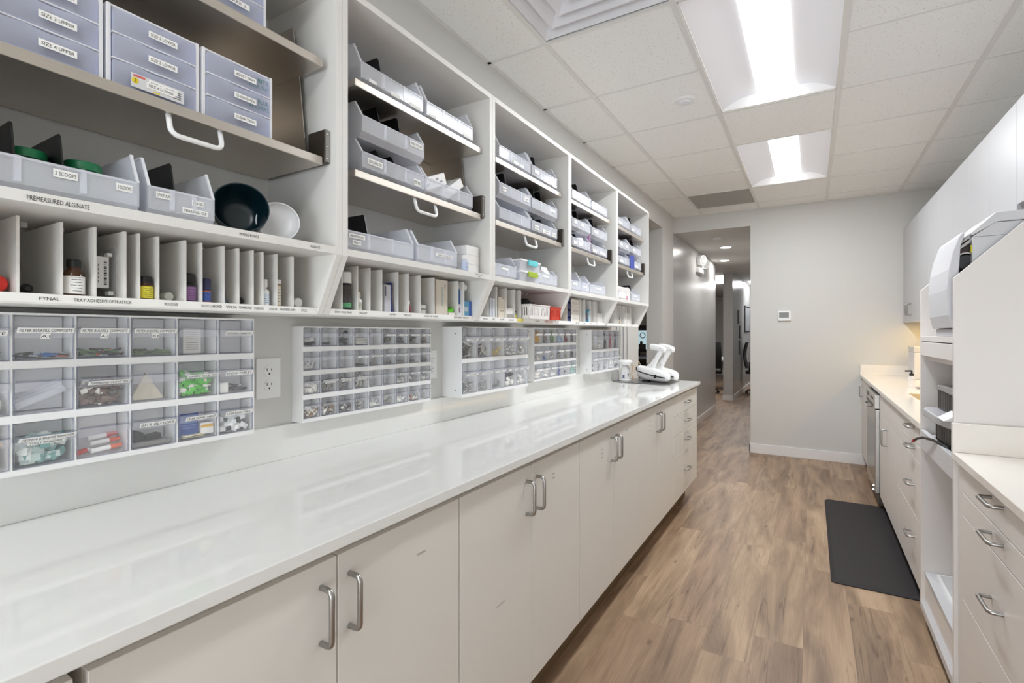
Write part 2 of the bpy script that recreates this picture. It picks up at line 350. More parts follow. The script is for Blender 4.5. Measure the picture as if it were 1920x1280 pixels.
def troffer(y0, y1, label):
    x0, x1 = -0.475, 0.121; xc = (x0+x1)/2; t = thing('troffer_light', (xc, (y0+y1)/2, ZC), label, 'ceiling light', 'recessed ceiling troffers')
    y0 += 0.012; y1 -= 0.012
    MB().box(x0-0.012, x0+0.006, y0, y1, ZC-0.002, ZC+0.006).box(x1-0.006, x1+0.012, y0, y1, ZC-0.002, ZC+0.006).box(x0, x1, y0-0.006, y0+0.008, ZC-0.002, ZC+0.006).box(x0, x1, y1-0.008, y1+0.006, ZC-0.002, ZC+0.006).build('frame', tee, t)
    lw = 0.098
    for s, nm in ((-1, 'reflector'), (1, 'reflector')):
        pts = []
        for k in range(13):
            a = k/12; pts.append((xc+s*(0.298-a*(0.298-lw+0.004)), ZC+0.004+0.062*math.sin(a*PI*0.62)))
        up = [(p[0], p[1]+0.004) for p in pts[::-1]]
        MB().prism(pts+up if s > 0 else (pts+up)[::-1], y0, y1).build(nm, reflm, t, smooth=True)
    pts = []
    for k in range(17):
        a = -1+2*k/16; pts.append((xc+a*lw, ZC+0.058-0.05*(1-a*a)**0.7))
    MB().prism(pts+[(xc+lw, ZC+0.064), (xc-lw, ZC+0.064)], y0+0.012, y1-0.012).build('lens', lens_m, t, smooth=True)
    la = bpy.data.lights.new('troffer_glow', 'AREA'); la.shape = 'RECTANGLE'; la.size = 2*lw; la.size_y = y1-y0-0.03; la.energy = TROFFER_W*(0.85 if y0 > 3.5 else 1.0 if y0 > 0 else 0.55); la.color = (0.93, 0.97, 1.0)
    lo = bpy.data.objects.new('troffer_glow', la); C.objects.link(lo); lo.parent = t; lo.location = (0, 0, -0.004); WO[lo] = WO[t]
    for yy, e_ in ((y0, 1), (y1-0.004, -1)):
        MB().box(x0, x1, yy, yy+0.004, ZC+0.002, ZC+0.075).build('end_plate', white_p, t)
    MB().box(x0-0.01, x1+0.01, y0-0.004, y1+0.004, ZC+0.076, ZC+0.09).build('housing', white_p, t)
troffer(*TROF[1], 'large white recessed ceiling light nearest the camera, above the aisle')
troffer(*TROF[2], 'smaller looking recessed ceiling light near the far wall')
troffer(*TROF[0], 'recessed ceiling light behind the camera')
# air diffuser (stepped cone) and flat return grille
t = thing('air_diffuser', (-0.78, 1.795, ZC), 'white square louvred air diffuser in the ceiling at top left', 'air vent')
MB().box(-1.066, -0.492, 1.495, 2.095, ZC+0.05, ZC+0.06).build('back_plate', reflm, t)
for k in range(4):
    r0 = 0.285-0.068*k; b = MB(); cx, cy = -0.779, 1.795
    for r_, z in ((r0, ZC-0.001), ):
        ri = r_-0.046; zi = ZC+0.040
        o = [(cx-r_,cy-r_,z),(cx+r_,cy-r_,z),(cx+r_,cy+r_,z),(cx-r_,cy+r_,z)]; i_ = [(cx-ri,cy-ri,zi),(cx+ri,cy-ri,zi),(cx+ri,cy+ri,zi),(cx-ri,cy+ri,zi)]
        o2 = [(p[0],p[1],p[2]+0.004) for p in o]; i2 = [(p[0],p[1],p[2]+0.004) for p in i_]
        vs = o+i_+o2+i2; fs = []
        for q in range(4):
            n_ = (q+1) % 4; fs += [(q,n_,4+n_,4+q), (8+q,12+q,12+n_,8+n_), (q,8+q,8+n_,n_), (4+q,4+n_,12+n_,12+q)]
        b.add(vs, fs)
    b.build('louvre_cone', reflm, t)
t = thing('return_air_grille', (-0.779, 5.455, ZC), 'flat darker grey return air panel in the ceiling by the far wall', 'air vent')
MB().box(-1.059, -0.499, 5.16, 5.75, ZC+0.004, ZC+0.012).build('perforated_plate', noisy(mat('grille_grey', (168, 167, 163), 0.6), (160, 159, 155), (176, 175, 171), 400, 2), t)
def disc_detector(x, y, z, r, name, label):
    t = thing(name, (x, y, z), label, 'detector')
    MB().lathe((x, y, z), (0,0,-1), [(0, r), (0.006, r), (0.012, r*0.92), (0.014, r*0.6)], 28).build('cover', white_p, t, smooth=True)
    MB().lathe((x, y, z-0.0135), (0,0,-1), [(0, r*0.55), (0.006, r*0.5), (0.009, r*0.3)], 20).build('sensor_cap', reflm, t, smooth=True)
disc_detector(-0.632, 3.02, ZC, 0.058, 'smoke_detector', 'round white detector disc on the ceiling tile left of the lights')
disc_detector(-1.0, 6.62, ZH, 0.05, 'sprinkler_cover', 'round white cover on the corridor ceiling before the downlights')
def downlight(x, y, label):
    t = thing('downlight', (x, y, ZH), label, 'ceiling light', 'corridor downlights')
    MB().lathe((x, y, ZH), (0,0,-1), [(0, 0.085), (0.004, 0.085), (0.006, 0.07)], 28).build('trim_ring', white_p, t, smooth=True)
    MB().lathe((x, y, ZH-0.0055), (0,0,-1), [(0, 0.068), (0.003, 0.06)], 24).build('lens', mat('downlight_lens', (255, 252, 246), 0.4, emit=8) if 'downlight_lens' not in MATS else MATS['downlight_lens'], t)
    lo = glow(0, 0, -0.012, 0.12, 5); lo.parent = t; WO[lo] = WO[t]
def glow(x, y, z, size, e, par=None):
    la = bpy.data.lights.new('lamp_glow', 'AREA'); la.shape = 'DISK'; la.size = size; la.energy = e; la.color = (1.0, 0.97, 0.93)
    lo = bpy.data.objects.new('lamp_glow', la); C.objects.link(lo); lo.location = (x, y, z); return lo
downlight(-1.0, 7.35, 'nearer round recessed downlight in the corridor ceiling')
downlight(-1.2, 8.67, 'farther round recessed downlight in the corridor ceiling')
t = thing('side_room_light', (-2.7, 6.0, 2.6), 'flat ceiling panel light in the side room', 'ceiling light')
MB().box(-3.0, -2.4, 5.4, 6.6, 2.585, 2.598).build('panel', mat('side_panel_glow', (255, 250, 244), 0.5, emit=3.2), t)
# end of the hall: added panel to brighten the corridor, then the lounge light
t = thing('hall_fill_panel', (-0.95, 13.0, ZH), 'added fill light panel on the ceiling at the far end of the corridor', 'ceiling light')
MB().box(-1.2, -0.7, 12.4, 13.6, ZH-0.015, ZH-0.001).build('panel', mat('hall_panel_glow', (250, 252, 255), 0.5, emit=9.0), t)
t = thing('lounge_light', (-1.85, 11.7, ZH), 'bright ceiling panel light seen past the left corridor wall end', 'ceiling light')
MB().box(-2.2, -1.5, 10.9, 12.5, ZH-0.015, ZH-0.001).build('panel', MATS['hall_panel_glow'], t)

# thermostat, emergency light
t = thing('thermostat', (-0.245, YF, 1.48), 'small white thermostat with grey screen on the far wall', 'thermostat')
MB().box(-0.304, -0.186, YF-0.022, YF, 1.432, 1.536).build('case', white_p, t, 0.004)
MB().box(-0.294, -0.204, YF-0.0235, YF-0.0215, 1.463, 1.52).build('screen', mat('lcd_grey', (128, 130, 128), 0.3), t)
t = thing('emergency_light', (XL, 7.55, 2.2), 'white emergency light with two round heads high on the corridor wall', 'emergency light')
MB().box(XL, XL+0.05, 7.36, 7.74, 2.16, 2.225).build('battery_case', white_p, t, 0.006)
MB().tube([(XL+0.06, 7.55, 2.225), (XL+0.06, 7.55, 2.26)], 0.012, 8).box(XL+0.015, XL+0.06, 7.53, 7.57, 2.215, 2.235).build('neck', white_p, t)
for yy, zz in ((7.47, 2.335), (7.66, 2.305)):
    h_ = MB().lathe((XL+0.045, yy, zz), (1, -0.5, -0.15), [(-0.045, 0.04), (-0.02, 0.068), (0.04, 0.075), (0.05, 0.07)], 20).build('lamp_head', white_p, t, smooth=True)
    MB().lathe(Vector((XL+0.045, yy, zz))+Vector((1,-0.5,-0.15)).normalized()*0.0505, (1, -0.5, -0.15), [(0, 0.062), (0.004, 0.045)], 18).build('lamp_lens', mat('lamp_glass', (170, 172, 172), 0.15) if 'lamp_glass' not in MATS else MATS['lamp_glass'], h_)
# picture frames and office chair along the hall wall
def framed(y0, y1, z0, z1, label, c=(120, 124, 128)):
    t = thing('picture_frame', (-1.29, (y0+y1)/2, z0), label, 'picture')
    x = -1.305
    MB().box(x, x+0.02, y0, y1, z0, z1).build('frame', black_p, t)
    MB().box(x+0.0201, x+0.021, y0+0.03, y1-0.03, z0+0.03, z1-0.03).build('print', colm('print_%d' % c[0], c), t)
framed(12.45, 13.4, 1.33, 1.93, 'wide dark framed picture on the hall wall above the office chair', (150, 153, 156))
framed(11.25, 11.45, 1.50, 1.78, 'topmost small picture of the column on the hall wall', (92, 100, 112))
framed(11.5, 11.75, 1.20, 1.46, 'middle small picture of the column on the hall wall', (140, 140, 140))
framed(11.45, 11.7, 0.86, 1.16, 'lowest small picture of the column on the hall wall', (110, 110, 112))
def office_chair(x, y, rz, label, grp=None):
    t = thing('office_chair', (x, y, 0), label, 'chair'); R_ = Matrix.Translation((x, y, 0)) @ Matrix.Rotation(rz, 4, 'Z')
    P_ = lambda a, b_, c_: R_ @ Vector((a, b_, c_))
    m = MB().obox(R_ @ Matrix.Translation((0, 0, 0.47)), 0.46, 0.46, 0.07); m.build('seat', black_m, t, 0.02)
    pts = [P_(-0.2+0.0*k, -0.23-0.05*math.sin(k*PI/8), 0.55+k*0.07) for k in range(9)]
    b = MB()
    for k in range(8):
        for sgn in (0,):
            b.add([pts[k], pts[k]+(P_(0.4,0,0)-P_(0,0,0)), pts[k+1]+(P_(0.4,0,0)-P_(0,0,0)), pts[k+1], pts[k]+(P_(0,0.03,0)-P_(0,0,0)), pts[k]+(P_(0.4,0.03,0)-P_(0,0,0)), pts[k+1]+(P_(0.4,0.03,0)-P_(0,0,0)), pts[k+1]+(P_(0,0.03,0)-P_(0,0,0))], [(0,1,2,3),(7,6,5,4),(0,4,5,1),(2,6,7,3),(0,3,7,4),(1,5,6,2)])
    b.build('backrest', black_m, t)
    MB().tube([P_(0,0,0.44), P_(0,0,0.1)], 0.03, 10).build('gas_post', black_p, t)
    for k in range(5):
        a = k*2*PI/5; q = P_(0.23*math.cos(a), 0.23*math.sin(a), 0.07)
        lg = MB().tube([P_(0,0,0.11), q], [0.025, 0.016], 8).build('leg', black_p, t)
        MB().lathe(q+Vector((0,-0.012,-0.04)), (0,1,0), [(0,0.03),(0.024,0.03)], 12).build('caster', black_p, lg)
    for s in (-1, 1): MB().tube([P_(s*0.24,-0.15,0.5), P_(s*0.26,-0.15,0.68), P_(s*0.26,0.12,0.68)], 0.016, 8).build('armrest', black_p, t)
office_chair(-0.985, 12.0, -PI/2, 'black office chair standing by the hall wall under the pictures')
office_chair(-1.95, 11.6, 0.5, 'black office chair half hidden at the corridor end, left of the wall corner')
t = thing('desk', (-2.1, 12.6, 0), 'pale desk behind the black chair at the corridor end', 'desk')
MB().box(-2.6, -1.5, 12.2, 12.9, 0.70, 0.74).build('desk_top', white_p, t)
for sx in (-2.55, -1.55):
    for sy in (12.25, 12.85): MB().box(sx-0.02, sx+0.02, sy-0.02, sy+0.02, 0, 0.70).build('leg', white_p, t)
# side room: display on its stand
t = thing('display_monitor', (-2.2, 7.6, 0.95), 'computer screen glowing pale blue through the opening behind the shelves', 'monitor')
MB().box(-2.52, -2.08, 7.55, 7.59, 1.02, 1.42).build('case', black_p, t, 0.004)
s_ = MB().box(-2.50, -2.14, 7.5485, 7.5495, 1.06, 1.345).build('screen', mat('screen_glow', (188, 214, 222), 0.3, emit=0.55), t)
MB().add([(-2.2+0.045*math.cos(a)*r, 7.548, 1.27+0.045*math.sin(a)*r) for r in (1, 0.75) for a in [2*PI*k/20 for k in range(20)]], [(k, (k+1) % 20, 20+(k+1) % 20, 20+k) for k in range(20)]).box(-2.26, -2.15, 7.5475, 7.5483, 1.06, 1.14).box(-2.24, -2.20, 7.5475, 7.5483, 1.14, 1.18).build('screen_picture', gap_m, s_)
MB().box(-2.35, -2.2, 7.5, 7.65, 0.95, 0.955).box(-2.3, -2.25, 7.58, 7.6, 0.955, 1.1).build('stand', black_p, t)
t = thing('equipment_cabinet', (-2.25, 7.6, 0), 'dark cabinet under the screen in the side room', 'cabinet')
MB().box(-2.7, -1.85, 7.4, 8.0, 0.02, 0.92).build('body', colm('dark_brown_cabinet', (92, 84, 78)), t)
MB().box(-2.72, -1.83, 7.38, 8.02, 0.92, 0.95).build('top', colm('pale_blue_top', (190, 204, 218)), t)
MB().box(-2.7, -1.85, 7.388, 7.4, 0.66, 0.9).build('drawer', black_p, t)
# ------------------------------------------------------------------ left run: base cabinets and worktop
FX = -0.785   # door face
def base_pair(y0, y1, label, notes=(), hands=(1, 1)):
    t = thing('base_cabinet', (-1.09, (y0+y1)/2, 0), label, 'cabinet', 'white base cabinets under the long worktop')
    MB().box(XL+0.001, FX-0.019, y0+0.001, y1-0.001, 0.16, 0.889).build('carcass', lam, t)
    MB().box(XL+0.001, -0.868, y0, y1, 0, 0.16).build('toe_kick', toe_m, t)
    ym = (y0+y1)/2
    for k, (a, c) in enumerate(((y0+0.0015, ym-0.0015), (ym+0.0015, y1-0.0015))):
        d = MB().box(FX-0.018, FX, a, c, 0.158, 0.868).build('door', lam, t, 0.0012)
        hy = c-0.036 if k == 0 else a+0.028
        pull(d, bow((FX, hy, 0.77), (1,0,0), (0,0,1), 0.104, 0.03))
        for (kk, yy, zz, tx, wd) in notes:
            if kk == k: MB().text(tx, (FX+0.0004, yy, zz), 0.0055, width=wd, mi=0).build('door_note', ink_l, d)
    return t
base_pair(-0.526, 0.256, 'base cabinet nearest the camera, only its corner showing at lower left')
base_pair(0.268, 1.0475, 'double-door base cabinet with two tall pulls at the near end of the worktop', [(1, 0.90, 0.782, 'MIXERS', 0.03)])
base_pair(1.0495, 1.835, 'second double-door base cabinet from the camera', [(0, 1.25, 0.50, 'ALGINATE BOWL', 0.05), (1, 1.60, 0.80, 'VAC', 0.02), (1, 1.60, 0.785, 'STENTS', 0.025)])
base_pair(1.837, 2.626, 'third double-door base cabinet from the camera, middle of the run', [(0, 2.08, 0.79, 'TRAYS', 0.03), (0, 2.08, 0.772, 'CUPS', 0.03), (0, 2.08, 0.755, 'BIBS', 0.03), (1, 2.42, 0.82, 'PAPER', 0.03)])
base_pair(2.628, 3.409, 'double-door base cabinet beside the drawer unit', [(0, 2.84, 0.80, 'GAUZE', 0.03), (0, 2.84, 0.775, 'COTTON', 0.03), (0, 2.84, 0.745, 'WRAP', 0.03), (0, 2.84, 0.72, 'GLOVES', 0.03)])
t = thing('drawer_cabinet', (-1.09, 3.795, 0), 'four-drawer base cabinet at the far end of the long worktop', 'cabinet')
MB().box(XL+0.001, FX-0.019, 3.411, 4.176, 0.16, 0.889).build('carcass', lam, t); MB().box(XL+0.001, -0.868, 3.411, 4.15, 0, 0.16).build('toe_kick', toe_m, t)
MB().box(XL+0.001, FX, 4.177, 4.195, 0.155, 0.889).build('end_panel', lam, t)
for z0, z1, hz in ((0.738, 0.868, 0.805), (0.605, 0.735, 0.672), (0.472, 0.602, 0.538), (0.158, 0.469, 0.32)):
    d = MB().box(FX-0.018, FX, 3.4125, 4.1745, z0, z1).build('drawer', lam, t, 0.0012)
    pull(d, bow((FX, 3.79, hz), (1,0,0), (0,1,0), 0.104, 0.03))
t = thing('worktop', (-1.08, 1.7, 0.889), 'long glossy white worktop with low upstand along the left wall', 'worktop')
MB().box(XL+0.001, -0.762, -1.0, 4.212, 0.8895, 0.914).build('slab', quartz, t, 0.002)
MB().box(XL+0.001, XL+0.02, -1.0, 4.212, 0.9140, 1.017).build('upstand', quartz, t, 0.0015)

# ------------------------------------------------------------------ wall shelving: five bays
UY = [0.185+0.745*k for k in range(6)]
BAYN = ['nearest', 'second', 'third', 'fourth', 'farthest']
DIV = [[0.306, 0.365, 0.415, 0.464, 0.488, 0.523, 0.576, 0.610, 0.660, 0.695, 0.731, 0.757, 0.795, 0.842],
       [1.003, 1.062, 1.111, 1.161, 1.234, 1.284, 1.344, 1.420, 1.554, 1.592],
       [1.765, 1.832, 1.911, 1.986, 2.040], [2.756, 2.820, 2.913, 2.985, 3.012], [3.387, 3.432, 3.479, 3.563, 3.612, 3.713]]
TAPES = [[(0.345, 'FYNAL', .028), (0.405, 'TRAY ADHESIVE', .052), (0.452, 'OPTRASTICK', .038), (0.543, 'MICRO ETCHER', .026), (0.627, 'SCOTCHBOND', .045), (0.672, 'VERSA', .026), (0.705, 'TEMPBOND', .032), (0.74, 'DURELON', .024), (0.778, 'COLOR', .022), (0.818, 'TRANSFER APPS', .046), (0.868, 'STICK', .018)],
         [(1.0, 'ENDO COLD SPRAY', .062), (1.075, 'SEALANT', .032), (1.20, 'OPEN', .03), (1.27, 'NEXUS', .035), (1.375, 'CAULK GEL', .045), (1.415, 'PULPDENT', .03), (1.55, 'RELYX CEMENT', .05), (1.60, 'SPLINT', .035)],
         [(1.74, 'IMPLANTS', .04), (1.80, 'TAPE', .02), (1.87, 'SUTURE', .035), (1.95, 'BAND', .045), (2.02, 'POST', .03), (2.20, 'CORDS', .045), (2.30, 'TIPS', .04)],
         [(2.70, 'BLUE SET', .05), (2.80, 'FILES', .05), (2.90, 'BITE', .05), (3.0, 'WAX', .04)],
         [(3.45, 'GEL', .05), (3.60, 'LINERS', .06), (3.72, 'CAPS', .04)]]
STRIP = [[(0.50, 'PREMEASURED ALGINATE', None)], [], [], [], []]
XS = -1.09; XB = -1.168
for k in range(5):
    y0 = UY[k]; y1 = y0+0.744
    t = thing('wall_shelf_unit', (-1.24, (y0+y1)/2, 1.347),
        ['nearest white wall shelf bay, cut off by the left edge of the photo', 'second white wall shelf bay from the camera', 'middle white wall shelf bay of the five, above the red basket', 'fourth white wall shelf bay from the camera', 'farthest white wall shelf bay, next to the wall opening'][k], 'shelf unit', 'white wall shelf bays over the worktop')
    prof = [(XL, 1.349), (XB, 1.349), (XS, 1.507), (XS, 2.245), (XL, 2.245)]
    MB().prism(prof, y0, y0+0.019).build('side_panel', lam_in, t, 0.0008)
    MB().prism(prof, y1-0.019, y1).build('side_panel', lam_in, t, 0.0008)
    MB().box(XL+0.008, XS, y0+0.0192, y1-0.0192, 2.226, 2.245).build('top_panel', lam_in, t)
    MB().box(XL+0.0002, XL+0.008, y0+0.0192, y1-0.0192, 1.349, 2.245).build('back_panel', lam_in, t)
    MB().box(XL+0.0082, XS, y0+0.0192, y1-0.0192, 1.508, 1.527).build('shelf', lam_in, t)
    MB().box(XL+0.0082, XB, y0+0.0192, y1-0.0192, 1.347, 1.366).build('cubby_floor', lam_in, t)
    b = MB()
    for q in range(12):
        yy = y0+0.05+q*0.055
        for xx in (-1.30, -1.34): b.box(xx-0.006, xx+0.006, yy-0.005, yy+0.005, 1.499, 1.508)
    b.build('divider_clips', white_p, t)
    for q, yd in enumerate(DIV[k]):
        if k == 0 or (k == 1 and q < 8): yd *= .994
        MB().box(XL+0.03, XB-0.002, yd-0.0021, yd+0.0021, 1.3662, 1.498).build('divider', lam_in, t)
    b = MB(); ta = [q for q in TAPES[k]]
    if k == 2:
        b.box(XB, XB+0.0007, y0+0.021, y1-0.021, 1.350, 1.3655, 0)
        tb = MB().box(XB+0.0008, XB+0.0014, 2.00, 2.06, 1.3495, 1.3658, 0).build('tape_label', colm('yellow_tape', (226, 214, 120)), t); part_label(tb, 'yellow tape label')
    else: b.box(XB, XB+0.0007, y0+0.021, y1-0.021-(0.13 if k == 1 else 0), 1.350, 1.3655, 0)
    for yy, tx, wd in ta: b.text(tx, (XB+0.0012, yy, 1.3575), 0.0062, width=wd, mi=1)
    b.build('label_strip', [paper, ink], t)
    if k == 0:
        for tx, yy, zz, hh, ww in (('PREMEASURED ALGINATE', 0.335, 1.5165, 0.0082, 0.082), ('MIXING BOWLS', 0.668, 1.5172, 0.0062, 0.045), ('ALGINATE', 0.843, 1.5172, 0.006, 0.030)):
            MB().text(tx, (XS+0.0006, yy, zz), hh, width=ww, mi=0).build('shelf_lettering', ink, t)
    if k == 1:
        MB().text('DISPOSABLE TRAYS', (XS+0.0006, 1.58, 1.5205), 0.0045, width=0.05, mi=0).text('SMALL', (XS+0.0006, 1.58, 1.5125), 0.0045, width=0.02, mi=0).build('shelf_lettering', ink, t)
    # pull-down stainless rack with two shelves
    a, c = y0+0.070, y0+0.705
    r = thing('pull_down_rack', (-1.25, (a+c)/2, 1.745),
        ['stainless two-shelf pull-down rack full of plastic drawer boxes, in the nearest bay', 'stainless pull-down rack with white handle in the second bay', 'stainless pull-down rack with white handle in the middle bay', 'stainless pull-down rack with white handle in the fourth bay', 'stainless pull-down rack with white handle in the farthest bay'][k], 'rack', 'pull-down racks in the shelf bays')
    for z in (1.745, 2.006):
        MB().box(-1.376, -1.12, a, c, z, z+0.022).build('steel_shelf', steel, r, 0.002)
    for ya in (a, c-0.002):
        MB().prism([(-1.380, 1.7672), (-1.185, 1.7672), (-1.215, 2.0058), (-1.380, 2.0058)], ya, ya+0.002).prism([(-1.380, 2.0282), (-1.22, 2.0282), (-1.245, 2.15), (-1.380, 2.15)], ya, ya+0.002).build('end_plate', steel, r)
    MB().box(-1.3815, -1.378, a, c, 1.768, 2.15).build('back_plate', steel, r)
    yc = y0+0.39
    pull(r, bow((-1.135, yc, 1.7452), (0.25,0,-1), (0,1,0), 0.105, 0.042, 0.016), 0.0055, 'handle', white_g)
    MB().tube([(-1.37, c, 2.10), (-1.37, y1-0.0192, 2.10)], 0.007, 8).tube([(-1.37, a, 2.10), (-1.37, y0+0.0192, 2.10)], 0.007, 8).build('pivot_rod', steel_e, r)
    h = MB().box(-1.185, -1.115, y1-0.036, y1-0.0195, 1.752, 1.842).build('hinge_bracket', bronze, r, 0.003)
    b = MB().box(-1.1148, -1.1135, y1-0.035, y1-0.0205, 1.755, 1.839)
    for zz in (1.765, 1.797, 1.83): b.lathe((-1.1135, y1-0.0275, zz), (1,0,0), [(0, 0.004), (0.002, 0.003)], 10)
    b.build('cover_plate', nickel, h)
    MB().lathe((-1.15, y0+0.0195, 1.79), (0,1,0), [(0, 0.012), (0.02, 0.012), (0.022, 0.009)], 14).build('bump_stop', steel_e, r, smooth=True)

# ------------------------------------------------------------------ plastic shelf bins
def shelf_bin(y0, y1, z0, label, group, blacks=(), cards=(), xf=-1.128, dep=0.235, h=0.118, lip=0.062, wd=None, m=frost):
    xb = xf-dep; th = 0.003
    t = thing('storage_bin', ((xf+xb)/2, (y0+y1)/2, z0), label, 'bin', group)
    pr = [(xb, z0), (xf-0.018, z0), (xf, z0+0.016), (xf, z0+lip), (xf-0.030, z0+h), (xb, z0+h)]
    b = MB()
    b.prism(pr, y0, y0+th); b.prism(pr, y1-th, y1)
    b.box(xb, xf-0.018, y0+th, y1-th, z0, z0+0.002)
    b.prism([(xf-0.018, z0), (xf, z0+0.016), (xf, z0+lip), (xf-th, z0+lip), (xf-th, z0+0.018), (xf-0.019, z0+0.002)], y0+th, y1-th)
    b.box(xb, xb+th, y0+th, y1-th, z0+0.002, z0+h)
    rim = [(xf-0.030, z0+h), (xf-0.030, z0+h+0.004), (xb, z0+h+0.004), (xb, z0+h)]
    for e_, s in ((y0, -1), (y1, 1)):
        b.prism(rim, e_-0.003 if s < 0 else e_-0.001, e_+0.001 if s < 0 else e_+0.003)
    b.build('bin_body', m, t)
    for ya, yb_ in ((y0-.0004, y0+th+.0006), (y1-th-.0006, y1+.0004)):
        MB().prism([(xf+.0006, z0+lip), (xf-.0294, z0+h+.0042), (xf-.0344, z0+h+.0042), (xf-.0044, z0+lip)], ya, yb_).build('side_rim', frost_rim, t)
    for k in range(1, 3):
        yy = y0+(y1-y0)*k/3
        MB().box(xf-0.004, xf+0.0025, yy-0.004, yy+0.004, z0+0.02, z0+lip+0.001).build('divider_slot', m, t)
    MB().box(xf-0.006, xf+0.003, y0+0.004, y1-0.004, z0+lip-0.004, z0+lip).build('front_rim', m, t)
    for yy in blacks:
        hp = h-.002 if (h < .104 and z0 < 1.8) else .128
        pts = [(xf-0.185, z0+0.006), (xf-0.02, z0+0.006), (xf-0.02, z0+0.066), (xf-0.034, z0+hp-.006), (xf-0.040, z0+hp), (xf-0.185, z0+hp)]
        MB().prism(pts, yy-0.0015, yy+0.0015).build('divider_plate', black_p, t)
    for (a, c, z, hh, tx) in cards:
        card(MB(), xf+0.0008, a, c, z0+z-hh/2, z0+z+hh/2, tx, None).build('label_card', [paper, ink], t)
    return t
GB = ['bins in the nearest shelf bay', 'bins in the second shelf bay', 'bins in the middle shelf bay', 'bins in the fourth shelf bay', 'bins in the farthest shelf bay']
bay = lambda k, v: UY[k]+v
# nearest bay, bottom shelf
shelf_bin(0.205, 0.468, 1.5275, 'wide frosted bin holding green-lidded jars on the nearest lower shelf', GB[0], (0.294, 0.358), [(0.338, 0.372, 0.047, 0.014, '2 SCOOPS'), (0.43, 0.456, 0.046, 0.014, '3 SCOOPS')])
shelf_bin(0.484, 0.612, 1.5275, 'frosted bin with spatula label beside the dark green bowl', GB[0], (0.54,), [(0.497, 0.526, 0.047, 0.013, 'SPATULAS'), (0.565, 0.588, 0.045, 0.012, 'WATER'), (0.546, 0.598, 0.026, 0.012, 'MEASURING CUP')])
# second bay
shelf_bin(1.030, 1.302, 2.0285, 'left bin on the top shelf of the second bay, one black divider', GB[1], (1.13,), [(1.06, 1.09, 0.02, 0.01, None), (1.15, 1.19, 0.018, 0.012, None), (1.235, 1.29, 0.018, 0.012, None)])
shelf_bin(1.322, 1.592, 2.0285, 'right bin on the top shelf of the second bay, empty looking', GB[1], (), [(1.335, 1.37, 0.02, 0.01, None), (1.53, 1.58, 0.018, 0.012, None)])
shelf_bin(1.035, 1.308, 1.7675, 'lower left bin of the stacked pair on the second bay rack', GB[1], (1.125, 1.19), [(1.055, 1.115, 0.040, 0.018, 'DISPOSABLE TIPS'), (1.255, 1.288, 0.030, 0.022, 'BITE TABS')], h=0.101)
shelf_bin(1.035, 1.308, 1.8732, 'upper left bin stacked on another bin on the second bay rack', GB[1], (1.125, 1.215), [(1.238, 1.298, 0.048, 0.018, 'MIXING TIPS CLEAR')], h=0.105)
shelf_bin(1.322, 1.592, 1.7675, 'lower right bin holding tilted white boxes on the second bay rack', GB[1], (), [], h=0.100)
shelf_bin(0.962, 1.255, 1.5275, 'left frosted bin on the bottom shelf of the second bay', GB[1], (1.075,), [(0.985, 1.045, 0.048, 0.013, 'LABORATORY HALF'), (0.998, 1.03, 0.03, 0.013, 'TRAYS')], h=0.112)
shelf_bin(1.275, 1.492, 1.5275, 'right frosted bin on the bottom shelf of the second bay, by the white boxes', GB[1], (), [(1.37, 1.46, 0.045, 0.010, 'FLEXIBLE MIXING TIPS')], h=0.112, lip=0.068)
